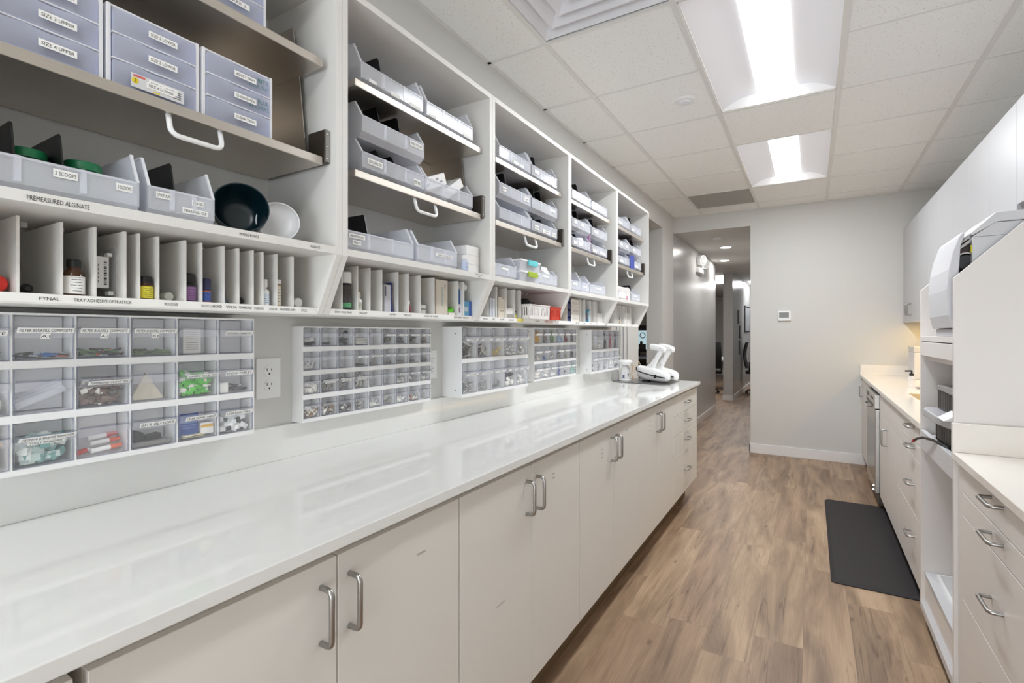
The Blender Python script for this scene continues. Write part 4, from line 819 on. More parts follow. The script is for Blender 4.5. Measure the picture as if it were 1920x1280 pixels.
for r, c, n, kd, ms, fi, cat, ds, sz in (
    (0,0,22,'stick',[G_, (84,82,78), (190,188,184), D_],.85,'instruments','grey steel instruments',.06), (0,1,12,'stick',[(84,82,78), D_, (220,218,214)],.62,'instruments','dark steel blades',.05), (0,2,22,'stick',[(222,190,90), (236,214,130)],.45,'tips','yellow tips',.024), (0,3,26,'blob',[(206,208,208), W_],.7,'caps','clear and white caps',.016), (0,4,12,'blob',[W_, (212,212,212)],.4,'rings','clear rings',.016),
    (1,0,26,'stick',[(196,196,194), (110,108,106), G_],.55,'clamps','silver clamps',.032), (1,1,22,'stick',[G_, (172,172,170)],.5,'screws','small grey screws',.028), (1,2,24,'stick',[(120,118,116), G_],.42,'pins','dark grey pins',.022), (1,3,12,'blob',[W_, W_, D_],.7,'burs','white and black packs',.03), (1,4,12,'blob',[W_, (210,210,208)],.7,'discs','white discs',.022)):
    small(c3, r, c, n, kd, ms, fi, cat, ds, sz, 2, q2)
q3 = 'three-row organizer of coloured parts'
for r, c, n, kd, ms, fi, cat, ds, sz in (
    (0,0,40,'stick',[(228,180,50), (214,160,40), (238,200,90)],1.1,'parts','yellow parts',.024), (0,1,40,'stick',[(136,128,116), (110,104,96)],1.05,'parts','brown grey parts',.024), (0,2,40,'stick',[(108,160,78), (88,142,62), (150,190,120)],1.1,'parts','green parts',.024), (0,3,20,'blob',[(150,178,212), (180,200,224)],.7,'parts','pale blue parts',.014), (0,4,40,'stick',[(156,88,74), (140,76,64)],.95,'parts','rust red parts',.022), (0,5,36,'stick',[(100,96,90), (128,124,118)],.75,'parts','dark grey parts',.022),
    (1,0,8,'blob',[W_, (220,214,206)],.4,'parts','white pieces',.016), (1,1,14,'stick',[(54,112,190), (70,130,204)],.28,'parts','blue pieces',.024), (1,2,8,'blob',[W_, (206,206,204)],.6,'parts','clear pieces',.016), (1,3,14,'stick',[(110,108,106), (180,180,178)],.8,'parts','grey wire pieces',.03), (1,4,10,'stick',[(142,150,104), (190,190,160)],.5,'parts','olive pieces',.02), (1,5,30,'stick',[(92,84,80), (120,112,108)],1.0,'parts','dark brown pieces',.026),
    (2,0,9,'blob',[W_],.6,'parts','white tubes',.024), (2,1,12,'blob',[W_, (226,228,230)],.8,'parts','white blocks',.024), (2,2,8,'blob',[W_, (220,220,218)],.5,'parts','pale blocks',.02), (2,3,20,'stick',[(60,76,160), (120,136,200), W_],1.0,'parts','dark blue striped pieces',.03), (2,4,8,'stick',[(90,90,92), W_],.8,'parts','grey looped pieces',.034), (2,5,24,'blob',[(150,196,184), (170,208,198)],.95,'parts','mint green pieces',.018)):
    small(c4, r, c, n, kd, ms, fi, cat, ds, sz, 3, q3)
q5 = 'farthest organizer'
for r, c, n, kd, ms, fi, cat, ds, sz in (
    (0,0,12,'stick',[(180,180,178), (140,138,136)],.8,'bits','grey bits',.05), (0,1,10,'blob',[(206,206,204), W_],.7,'bits','clear bits',.02), (0,2,50,'stick',[(84,82,80), (100,98,96)],1.15,'bits','charcoal bits',.04), (0,3,50,'stick',[(168,72,96), (182,90,112)],1.15,'bits','raspberry pink bits',.04), (0,4,50,'stick',[(92,86,100), (80,76,90)],1.15,'bits','violet grey bits',.04),
    (1,0,14,'stick',[(200,200,200), D_],.5,'bits','thin clear bits',.05), (1,1,12,'stick',[W_, (120,120,120)],.4,'bits','white tipped bits',.045), (1,2,14,'stick',[(196,196,198), (150,150,150)],.8,'bits','long clear bits',.055), (1,3,10,'blob',[W_, (226,226,228)],.9,'bits','milky bits',.03), (1,4,10,'blob',[W_, (130,130,132)],.8,'bits','printed white bits',.024)):
    small(c5, r, c, n, kd, ms, fi, cat, ds, sz, 2, q5)
# ------------------------------------------------------------------ things on the shelves and in the cubbies
def bottle(x, y, z, r, h, label, body, cap, lab=None, neck=0.55, capf=0.24, cat='bottle', text=None, shoulder=0.60, group=None, name='bottle'):
    if abs(z-ZF) < 1e-6: y *= (1.174+r)/1.2; x = -(1.174+r)
    t = thing(name, (x, y, z), label, cat, group)
    hb = h*(1-capf); sh = hb*shoulder if neck < 0.95 else hb*0.98
    MB().lathe((x, y, z), (0,0,1), [(0, r*.9), (0.002, r), (sh+(hb-sh)*.25, r), (hb*.93, r*neck), (hb, r*neck)], 20).build('body', body, t, smooth=True)
    MB().lathe((x, y, z+hb), (0,0,1), [(0, r*max(neck, .6)*1.08), (h*capf*.92, r*max(neck, .6)*1.05), (h*capf, r*max(neck, .6)*.9)], 20).build('cap', cap, t, smooth=True)
    if lab:
        lb = MB().lathe((x, y, z+hb*.06), (0,0,1), [(0, r*1.015), (sh*.86, r*1.015)], 20, cap=(False, False))
        ms = [lab, ink]
        for q in range(5): 
            w_ = r*(0.5+.12*(q % 3)); zz = z+hb*.06+sh*.86*(.15+.16*q)
            lb.add([(x+r*1.03*math.cos(a), y+r*1.03*math.sin(a), zz+dz) for dz in (0, h*.013) for a in (-w_/r*.8, -w_/r*.3, w_/r*.3, w_/r*.8)], [(0,1,5,4), (1,2,6,5), (2,3,7,6)], 1)
        if text: lb.text(text, (x+r*1.04, y, z+hb*.06+sh*.86*.93), h*.035, mi=1, width=r*1.2)
        lb.build('label', ms, t, smooth=True)
    return t
def carton(x0, x1, y0, y1, z0, z1, label, c, marks=(), cat='box', rot=None, name='carton', group=None):
    # marks: (face 'x' only, y fraction a-b, z fraction a-b, colour)
    if z0 < ZF+.13: x0 += -1.176-x1; x1 = -1.176
    t = thing(name, ((x0+x1)/2, (y0+y1)/2, z0), label, cat, group)
    MB().box(x0, x1, y0, y1, z0, z1).build('box_body', colm('carton_%d_%d_%d' % c, c, 0.55), t, 0.0008)
    for q, (a, b_, d, e, mc) in enumerate(marks):
        MB().box(x1+0.0002, x1+0.0006, y0+(y1-y0)*a, y0+(y1-y0)*b_, z0+(z1-z0)*d, z0+(z1-z0)*e).build('printed_panel', colm('carton_%d_%d_%d' % mc, mc, 0.5), t)
    if rot: t.rotation_euler = rot
    return t
def lying(x, y, r, ln, label, c_body, c_cap, z=None, name='vial', cat='vial', capln=0.3):
    z = (ZF+r) if z is None else z; t = thing(name, (x-ln/2, y, z-r), label, cat)
    MB().lathe((x-ln, y, z), (1,0,0), [(0, r*.8), (.002, r*.86), (ln*(1-capln), r*.86)], 18).build('body', c_body, t, smooth=True)
    MB().lathe((x-ln*capln+.0003, y, z), (1,0,0), [(0, r), (ln*capln-.002, r), (ln*capln, r*.85)], 20).build('cap', c_cap, t, smooth=True)
    return t
ZF, ZS = 1.3662, 1.5275
amber = mat('amber_glass', (74, 44, 24), 0.12); teal_d = mat('dark_teal_plastic', (8, 34, 42), 0.28); green_l = mat('green_lid', (30, 124, 78), 0.4)
lying(-1.195, 0.284, 0.0148, 0.06, 'bottle lying with a red cap facing out, at the left edge', white_p, colm('red_cap', (214, 44, 34)), name='red_capped_bottle', cat='bottle')
t = thing('pipette_dropper', (-1.21, 0.325, ZF), 'black bulb dropper with clear stem in the second cubby', 'dropper')
MB().lathe((-1.225, 0.325, ZF+.0092), (1,0,0), [(0,.004), (.006,.009), (.02,.009), (.026,.004)], 16).build('bulb', black_p, t, smooth=True)
MB().tube([(-1.24, 0.3165, ZF+.002), (-1.24, 0.3165, ZF+.042)], 0.003, 10).build('stem', clear2, t, smooth=True)
bottle(-1.212, 0.390, ZF, 0.0162, 0.068, 'amber bottle with black cap and white hazard label', amber, black_p, paper, .62, .22, text='2% Tray Adhesive', shoulder=.72)
t = thing('barcode_clip', (-1.24, 0.443, ZF), 'white tray with a barcode sticker leaning in a clear case', 'tray')
MB().box(-1.262, -1.214, 0.4155+.002, 0.4195+.002, ZF, ZF+.1).prism([(-1.262, ZF), (-1.2, ZF+.004), (-1.2, ZF+.09), (-1.212, ZF+.104), (-1.262, ZF+.098)], 0.458, 0.4605).build('clear_case', frost, t)
b = MB().box(-1.225, -1.21, 0.4225, 0.449, ZF+.02, ZF+.082, 0)
for q in range(14): b.box(-1.2099, -1.2096, 0.4405, 0.4455, ZF+.026+q*.0036, ZF+.026+q*.0036+(.0012 if q % 3 else .0024), 1)
for q in range(5): b.box(-1.2099, -1.2096, 0.431, 0.4325, ZF+.03+q*.008, ZF+.035+q*.008, 2)
b.box(-1.222, -1.206, 0.445, 0.453, ZF+.083, ZF+.09, 0).box(-1.222, -1.206, 0.447, 0.455, ZF+.006, ZF+.014, 0)
b.build('white_tray', [white_p, ink, ink_l], t)
bottle(-1.208, 0.5085, ZF, 0.0135, 0.048, 'short dark bottle with yellow label and black cap', amber, black_p, colm('yellow_label', (222, 210, 60)), .8, .3, shoulder=.85)
lying(-1.2, 0.5545, 0.0098, 0.05, 'clear glass vial lying beside the yellow labelled bottle', colm('pale_vial', (196, 196, 178), .2), colm('pale_cap', (206, 208, 200), .25))
bottle(-1.208, 0.5955, ZF, 0.0130, 0.062, 'slim black bottle with purple label', black_p, black_p, colm('purple_label', (132, 92, 140)), .75, .3, shoulder=.8)
bottle(-1.205, 0.6325, ZF, 0.0088, 0.054, 'small bottle with tall navy cap and orange label', colm('orange_bottle', (190, 96, 60)), colm('navy_cap', (40, 42, 76)), colm('blue_label', (60, 90, 160)), .98, .52, shoulder=.9)
lying(-1.205, 0.68, 0.006, 0.04, 'small grey tube lying in a narrow cubby', ink_l, colm('steel_blue', (120, 130, 150)), name='tube', cat='tube')
lying(-1.2, 0.713, 0.0088, 0.04, 'black capped vial lying in a narrow cubby', colm('olive_vial', (90, 88, 74)), black_p)
lying(-1.205, 0.744, 0.006, 0.04, 'rust brown vial lying in a narrow cubby', colm('rust', (134, 74, 58)), colm('rust', (134, 74, 58)))
bottle(-1.21, 0.776, ZF, 0.0108, 0.066, 'white squeeze bottle with pointed tip and blue print', white_p, white_p, colm('pale_label', (214, 224, 236)), .45, .3, shoulder=.72)
bottle(-1.212, 0.8115, ZF, 0.0085, 0.068, 'slim vial with white cap and tan label', colm('tan_label', (186, 160, 120)), white_p, colm('cream_label', (222, 214, 198)), 1.0, .16, shoulder=.95)
lying(-1.198, 0.874, 0.0132, 0.07, 'frosted tube with white cap facing out at the end of the nearest cubbies', frost, white_p, name='capped_tube', cat='tube')
# second bay cubbies
lying(-1.2, 0.968, 0.0118, 0.06, 'white domed cap peeking out beside the slanted panel of the second bay', white_p, white_g, name='capped_tube', cat='tube')
t = bottle(-1.22, 1.035, ZF, 0.0168, 0.112, 'tall black spray can with white cap and green band', black_p, white_p, colm('can_print', (66, 62, 60)), .99, .3, 'spray can', shoulder=.95, name='spray_can')
MB().lathe((t.location.x, t.location.y, ZF+.006), (0,0,1), [(0, .0174), (.014, .0174)], 20, cap=(False, False)).build('green_band', colm('band_green', (88, 160, 112)), t)
bottle(-1.22, 1.083, ZF, 0.0125, 0.055, 'small cream bottle next to the spray can', white_p, colm('cream_cap', (228, 226, 214)), colm('cream_label2', (206, 204, 192)), .62, .3, shoulder=.7)
carton(-1.25, -1.205, 1.172, 1.2, ZF, ZF+.090, 'narrow grey box with black lettering beside a blue booklet', (196, 196, 204), [(.08, .22, .55, .92, (70, 70, 74)), (.0, 1, .96, 1, (50, 50, 60))])
tag(MB().prism([(-1.225, ZF), (-1.176, ZF), (-1.182, ZF+.05), (-1.179, ZF+.096), (-1.225, ZF+.096)], 1.2045, 1.2105).build('blue_booklet', colm('navy_booklet', (46, 60, 124))), 'navy blue booklet standing beside the narrow grey box', 'booklet')
bottle(-1.215, 1.308, ZF, 0.0085, 0.042, 'small dark red vial with white cap in a second bay cubby', colm('dark_red', (130, 60, 66)), white_p, None, .6, .3)
carton(-1.24, -1.205, 1.3475, 1.372, ZF, ZF+.017, 'lower of two small grey boxes in a second bay cubby', (196, 194, 190), [(0, 1, .8, 1, (110, 108, 104))])
carton(-1.24, -1.205, 1.3475, 1.372, ZF+.0173, ZF+.034, 'upper of two small grey boxes in a second bay cubby', (204, 202, 198), [(0, 1, .8, 1, (100, 98, 96))])
carton(-1.285, -1.195, 1.4305, 1.497, ZF, ZF+.128, 'tall cream carton with faded print in a second bay cubby', (214, 206, 192), [(.45, .55, .25, .8, (176, 184, 176)), (.72, .78, .75, .88, (90, 88, 84))])
carton(-1.24, -1.2, 1.505, 1.543, ZF, ZF+.009, 'flat white box under the lime green piece', (232, 226, 218))
tag(MB().prism([(1.506, ZF+.0093), (1.543, ZF+.0095), (1.542, ZF+.024), (1.536, ZF+.031), (1.528, ZF+.021), (1.512, ZF+.022)], -1.212, -1.183, 0, 'x').build('lime_clip', colm('lime_green', (104, 200, 50)), None, .002), 'lime green plastic piece on a flat white box', 'clip')
tag(MB().tube([(-1.265, 1.5215, ZF+.0), (-1.265, 1.5215, ZF+.1)], .0105, 14).build('clear_tube', clear2, smooth=True), 'clear plastic tube standing behind the lime green piece', 'tube')
carton(-1.25, -1.198, 1.557, 1.588, ZF, ZF+.102, 'tall white box with dark blue upper half', (222, 226, 232), [(0, .62, .43, 1, (28, 84, 140)), (.3, .6, .1, .3, (150, 110, 140))])
t = thing('white_spool', (-1.2, 1.61, ZF+.104), 'white plastic spool lying across the blue topped box', 'spool')
MB().lathe((-1.2, 1.562, ZF+.1142), (0,1,0), [(0,.0115), (.03,.0115), (.034,.008), (.055,.008), (.062,.0145), (.072,.0145), (.076,.010)], 20).build('spool_body', white_p, t, smooth=True)
carton(-1.245, -1.186, 1.597, 1.648, ZF, ZF+.058, 'pale blue box with a royal blue side in the second bay corner', (108, 168, 204), [(.72, 1, 0, 1, (62, 98, 190)), (.1, .6, .3, .6, (200, 214, 222))])
# middle bay cubbies
carton(-1.23, -1.205, 1.785, 1.806, ZF, ZF+.082, 'clear blister pack with a blue strip, first of two in the middle bay', (212, 216, 222), [(.7, .95, .05, .95, (120, 136, 170))], 'pack')
carton(-1.23, -1.206, 1.8075, 1.8265, ZF, ZF+.080, 'clear blister pack standing right of another in the middle bay', (222, 225, 230), (), 'pack')
carton(-1.26, -1.2, 1.85, 1.9075, ZF, ZF+.090, 'cream carton with fine print in a middle bay cubby', (222, 214, 198), [(0, .08, 0, 1, (200, 190, 172)), (.6, .9, .93, .96, (120, 112, 100)), (.3, .5, .3, .36, (170, 160, 140)), (.6, .8, .3, .36, (170, 160, 140))])
tag(MB().box(-1.236, -1.176, 1.8365, 1.846, ZF, ZF+.09).build('black_card', black_m), 'thin black card beside the cream carton', 'card')
carton(-1.26, -1.2, 1.917, 1.98, ZF, ZF+.018, 'flat grey box under the white folded paper in the middle bay', (170, 166, 160))
tag(MB().prism([(1.917, ZF+.0185), (1.9815, ZF+.0185), (1.9815, ZF+.048), (1.917, ZF+.040)], -1.23, -1.178, 0, 'x').build('folded_paper', paper), 'white folded paper block on the flat grey box', 'paper')
bottle(-1.205, 2.035, ZF, 0.0075, 0.036, 'tiny bottle with yellow label beside the white basket', colm('grey_bottle', (120, 120, 112)), black_p, colm('yellow_label', (222, 210, 60)), .9, .25)
def basket(y0, y1, x0, x1, z0, h, c, label, n):
    t = thing('plastic_basket', ((x0+x1)/2, (y0+y1)/2, z0), label, 'basket'); m = colm('basket_%d' % c[1], c, .4); b = MB(); th = .002; fl_ = .005
    b.box(x0+fl_, x1-fl_, y0+fl_, y1-fl_, z0, z0+th)
    def side(p, q, inw):
        # tapered slotted wall from p to q (xy) with vertical slots
        p = Vector(p); q = Vector(q); d = q-p; k = n if d.length > .1 else max(4, int(n*.6)); iw = Vector(inw)
        def seg(a, c_, za, zc):
            A, Bq = p+d*a, p+d*c_
            lo = lambda v, z: Vector((v.x, v.y, z0+z*h))+Vector((iw.x, iw.y, 0))*(fl_*(1-z))
            vs = [lo(A, za), lo(Bq, za), lo(Bq, zc), lo(A, zc)]; o_ = Vector((iw.x, iw.y, 0))*th
            b.add(vs+[v+o_ for v in vs], [(0,1,2,3), (7,6,5,4), (0,4,5,1), (2,6,7,3), (0,3,7,4), (1,5,6,2)])
        seg(0, 1, 0, .24); seg(0, 1, .80, 1)
        for j in range(k+1):
            w_ = .5/k*.55; c_ = .06+.88*j/k; seg(max(0, c_-w_-(.06 if j == 0 else 0)), min(1, c_+w_+(.06 if j == k else 0)+(.03 if j == k//2 else 0)), .24, .80)
    side((x1, y0), (x1, y1), (-1, 0)); side((x0, y1), (x0, y0), (1, 0)); side((x0, y0), (x1, y0), (0, 1)); side((x1, y1), (x0, y1), (0, -1))
    b.build('basket_body', m, t)
    MB().box(x1-.001, x1+.003, y0-.002, y1+.002, z0+h-.004, z0+h).box(x0-.003, x0+.001, y0-.002, y1+.002, z0+h-.004, z0+h).box(x0, x1, y0-.003, y0+.001, z0+h-.004, z0+h).box(x0, x1, y1-.001, y1+.003, z0+h-.004, z0+h).build('rim', m, t)
basket(2.055, 2.268, -1.30, -1.132, ZF, .068, (236, 232, 230), 'white slotted plastic basket in the middle bay, beside the red one', 12)
basket(2.276, 2.392, -1.28, -1.130, ZF, .064, (206, 62, 46), 'red slotted plastic basket at the right of the middle bay', 9)
tag(MB().lathe((-1.20, 2.125, ZF+.003), (0,0,1), [(0,.03), (.06,.036), (.085,.03), (.097,.012)], 20).build('black_case', black_m, smooth=True), 'black rounded case sticking up out of the white basket', 'case')
t = thing('safety_glasses', (-1.25, 2.22, ZF+.003), 'dark framed glasses lying in the white basket', 'glasses')
MB().tube([(-1.22, 2.18, ZF+.064), (-1.215, 2.20, ZF+.078), (-1.215, 2.235, ZF+.088), (-1.22, 2.262, ZF+.084), (-1.23, 2.268, ZF+.062)], .003, 8).tube([(-1.24, 2.15, ZF+.066), (-1.23, 2.2, ZF+.068), (-1.23, 2.262, ZF+.064)], .0025, 8).tube([(-1.25, 2.2, ZF+.064), (-1.25, 2.2, ZF+.0035)], .003, 8).build('frame', colm('smoke_frame', (62, 62, 66)), t, smooth=True)
# fourth and farthest bay cubbies
for q in range(3):
    carton(-1.26, -1.186, 2.575, 2.742, ZF+q*.0425, ZF+q*.0425+.042, ['lowest', 'middle', 'topmost'][q]+' of three stacked navy ended white boxes in the fourth bay', (228, 222, 212), [(0, .30, 0, 1, (36, 46, 96)), (.08, .22, .35, .6, (170, 140, 160)), (.45, .9, .3, .6, (206, 202, 196))], group='navy ended boxes in the fourth bay')
carton(-1.25, -1.195, 2.825, 2.905, ZF, ZF+.076, 'teal printed box in a fourth bay cubby', (26, 128, 156), [(.12, .6, .1, .7, (66, 70, 96)), (.55, .72, .3, .75, (220, 226, 230)), (.8, 1, 0, .9, (196, 216, 226))])
carton(-1.24, -1.195, 3.045, 3.125, ZF, ZF+.06, 'white box at the right end of the fourth bay cubbies', (232, 231, 228), [(.15, .85, .2, .8, (222, 220, 216))])
bottle(-1.2, 3.502, ZF, .013, .05, 'dark brown bottle in the farthest cubbies', amber, black_p, colm('tan_label', (186, 160, 120)), .8, .3, shoulder=.8)
carton(-1.24, -1.195, 3.585, 3.69, ZF, ZF+.082, 'white printed box in the farthest bay cubbies', (230, 229, 226), [(.2, .8, .1, .9, (208, 206, 204))])
# nearest bay bottom shelf
def jar(y, label):
    t = thing('lidded_jar', (-1.215, y, ZS+.0022), label, 'jar')
    MB().lathe((-1.215, y, ZS+.0022), (0,0,1), [(0,.026), (.003,.0275), (.074,.0275), (.078,.026)], 24).build('jar_body', colm('jar_green', (66, 96, 86), .2), t, smooth=True)
    MB().lathe((-1.215, y, ZS+.0802), (0,0,1), [(0,.0298), (.013,.0298), (.016,.028)], 28).build('lid', green_l, t, smooth=True)
jar(.3265, 'left round jar with green lid in the frosted bin'); jar(.4085, 'right round jar with green lid in the frosted bin')
def bowl(c, ax, R_, dep, m, label, name='mixing_bowl'):
    n = 36; b = MB(); out = []; k = 9
    for j in range(k+1):
        a = j/k*PI/2; out.append((-dep*math.cos(a), R_*(.35+.65*math.sin(a)) if j else 1e-4))
    prof = [(-dep, 1e-4)]+[(-dep*math.cos(j/k*PI/2)**.8, R_*(0.42+0.58*math.sin(j/k*PI/2))) for j in range(k+1)]
    inn = [(d+.003 if q < k+1 else d, max(r-.0028, 1e-4)) for q, (d, r) in enumerate(prof)][::-1]
    b.lathe(c, ax, prof+inn, n, cap=(False, False)); o = b.build(name, m, smooth=True); return tag(o, label, 'bowl')
bowl((-1.155, .688, ZS+.066), (.86, -.42, .18), .061, .075, teal_d, 'dark green rubber bowl lying on its side with its mouth forward')
bowl((-1.165, .790, ZS+.0525), (.80, -.56, .14), .0515, .02, mat('white_bowl_rubber', (228, 228, 230), .3), 'white rubber bowl lying on its side behind the dark green one')
# second bay
for q in range(3): carton(-1.235, -1.128, 1.552, 1.632, ZS+q*.0356, ZS+q*.0356+.035, ['lowest', 'middle', 'topmost'][q]+' of three stacked plain white boxes on the second bay bottom shelf', (238, 237, 235), group='plain white boxes on the second bay bottom shelf')
bottle(-1.112, 1.518, ZS, .0135, .061, 'small clear bottle with white cap and blue label in front of white boxes', frost, white_p, colm('blue_white_label', (196, 206, 232)), .85, .26, shoulder=.85)
def tilted(c, sz, rx, ry, label, mk=True):
    M4 = Matrix.Translation(c) @ Matrix.Rotation(rx, 4, 'X') @ Matrix.Rotation(ry, 4, 'Y')
    t = thing('tilted_carton', (c[0], c[1], c[2]-.03), label, 'box')
    MB().obox(M4, *sz).build('box_body', colm('carton_238', (238, 237, 236)), t, .001)
    if mk:
        b = MB()
        for q in range(5): b.obox(M4 @ Matrix.Translation((sz[0]/2+.0004, -sz[1]*.32+q*sz[1]*.15, (q % 2-.5)*sz[2]*.3)), .0006, sz[1]*.1, sz[2]*.16)
        for q in range(4): b.obox(M4 @ Matrix.Translation((-.01+.006*(q % 2), -sz[1]*.2+q*sz[1]*.16, sz[2]/2+.0004)), sz[0]*.4, sz[1]*.1, .0006)
        b.build('print', colm('print_grey', (150, 146, 146)), t)
    return t
tilted((-1.20, 1.405, 1.842), (.075, .135, .042), .42, 0, 'printed white box tilted up in the lower right bin of the second bay')
tilted((-1.145-.03, 1.485, 1.829), (.06, .15, .034), .62, 0, 'plain white box leaning steeply against the printed one', False)
tilted((-1.27, 1.37, 1.838), (.05, .05, .06), .5, 0, 'small brown and white box behind the tilted printed box', False)
# middle bay bottom shelf: two latch boxes and crumpled bags
def latch_box(z0, c, label):
    t = thing('latch_container', (-1.2, 2.03, z0), label, 'container'); b = MB()
    h = .043; x0, x1, y0, y1 = -1.30, -1.112, 1.94, 2.125
    b.prism([(x0, z0), (x1-.008, z0), (x1, z0+h), (x0-.0, z0+h)], y0, y0+.002).prism([(x0, z0), (x1-.008, z0), (x1, z0+h), (x0, z0+h)], y1-.002, y1).prism([(x1-.008, z0), (x1, z0+h), (x1-.002, z0+h), (x1-.010, z0)], y0+.002, y1-.002).box(x0, x1-.01, y0+.002, y1-.002, z0, z0+.002)
    b.build('tub', frost, t)
    MB().box(x0-.003, x1+.003, y0-.003, y1+.003, z0+h+.0002, z0+h+.008).build('lid', white_p, t, .002)
    MB().box(x1+.0032, x1+.010, 2.0, 2.085, z0+h-.016, z0+h+.009).build('latch', colm('latch_%d' % c[0], c, .4), t, .002)
latch_box(ZS, (166, 190, 52), 'lower clear container with a lime green latch'); latch_box(ZS+.0518, (104, 206, 214), 'upper clear container with a turquoise latch')
def bag(c, sz, label, seed):
    random.seed(seed); b = MB(); n, k = 14, 8
    vs = []
    for j in range(k+1):
        for i in range(n):
            a, p = 2*PI*i/n, PI*j/k; f = 1+random.uniform(-.16, .16); vs.append((c[0]+sz[0]*math.sin(p)*math.cos(a)*f, c[1]+sz[1]*math.sin(p)*math.sin(a)*f, c[2]+sz[2]*(math.cos(p)*f if 0 < j < k else math.cos(p))))
    b.add(vs, [(j*n+i, j*n+(i+1) % n, (j+1)*n+(i+1) % n, (j+1)*n+i) for j in range(k) for i in range(n)])
    return tag(b.build('crumpled_bag', mat('crinkled_white_film', (240, 240, 240), .25) if 'crinkled_white_film' not in MATS else MATS['crinkled_white_film']), label, 'bag', None)
bag((-1.19, 2.265, ZS+.068), (.05, .042, .042), 'pointed crumpled white bag in the middle bay bottom bin', 3)
bag((-1.19, 2.172, ZS+.058), (.05, .03, .032), 'flatter crumpled white bag left of the pointed one', 5)
bag((-1.19, 2.95, 2.0285+.052), (.05, .09, .03), 'clear wrapper heap in the fourth bay top right bin', 9)
bag((-1.19, 2.72, 1.7675+.062), (.05, .05, .03), 'white crumpled packet in the fourth bay lower left bin', 12)
carton(-1.30, -1.14, 2.462, 2.484, ZS+.0025, ZS+.16, 'narrow box with black and white print at the left of the fourth bay bottom shelf', (220, 218, 214), [(.1, .9, .75, .95, (30, 30, 32)), (.1, .9, .4, .66, (90, 90, 90))])
tag(MB().box(-1.19, -1.135, 2.8025, 2.8175, 1.775, 1.885).build('purple_edge_card', colm('purple_card', (168, 128, 170))), 'upright mauve card between the stacked bins of the fourth bay', 'card')
tag(MB().prism([(3.552, 1.7677), (3.645, 1.7677), (3.64, 1.872), (3.535, 1.860)], -1.127, -1.123, 0, 'x').build('blue_folder', colm('royal_blue', (58, 76, 168))), 'royal blue folder standing in front of the farthest rack', 'folder')
for q, (a, e) in enumerate(((3.33, 3.415), (3.42, 3.505), (3.51, 3.59))):
    carton(-1.25, -1.14, a, e, ZS, ZS+.096, ['left', 'middle', 'right'][q]+' of three upright white boxes on the farthest bottom shelf', (236, 233, 232), [(.1, .9, .12, .2, (170, 166, 166)), (.1, .9, .6, .9, (226, 222, 222))] if q != 2 else [(0, .5, .0, .4, (206, 140, 160)), (.1, .9, .6, .9, (226, 222, 222))], group='upright boxes on the farthest bottom shelf')

# ------------------------------------------------------------------ wall outlets
def outlet(y0, y1, z0, z1, label):
    t = thing('wall_outlet', (XL, (y0+y1)/2, z0), label, 'outlet'); x = XL+.0001
    MB().box(x, x+.006, y0, y1, z0, z1).build('cover_plate', white_p, t, .002)
    ym = (y0+y1)/2
    for zz in (z0+(z1-z0)*.32, z0+(z1-z0)*.68):
        s = MB().lathe((x+.006, ym, zz), (1,0,0), [(0,.0165), (.0015,.0165), (.002,.0155)], 20).build('socket', white_g, t)
        MB().box(x+.0081, x+.0085, ym-.0085, ym-.0065, zz, zz+.009).box(x+.0081, x+.0085, ym+.0055, ym+.0075, zz+.001, zz+.008).lathe((x+.0081, ym, zz-.008), (1,0,0), [(0,.0028), (.0004,.0028)], 10).build('slots', black_p, s)
outlet(.874, .951, 1.102, 1.222, 'white duplex outlet between the first two bin organizers')
outlet(1.622, 1.694, 1.104, 1.224, 'white duplex outlet half hidden beside the second organizer')

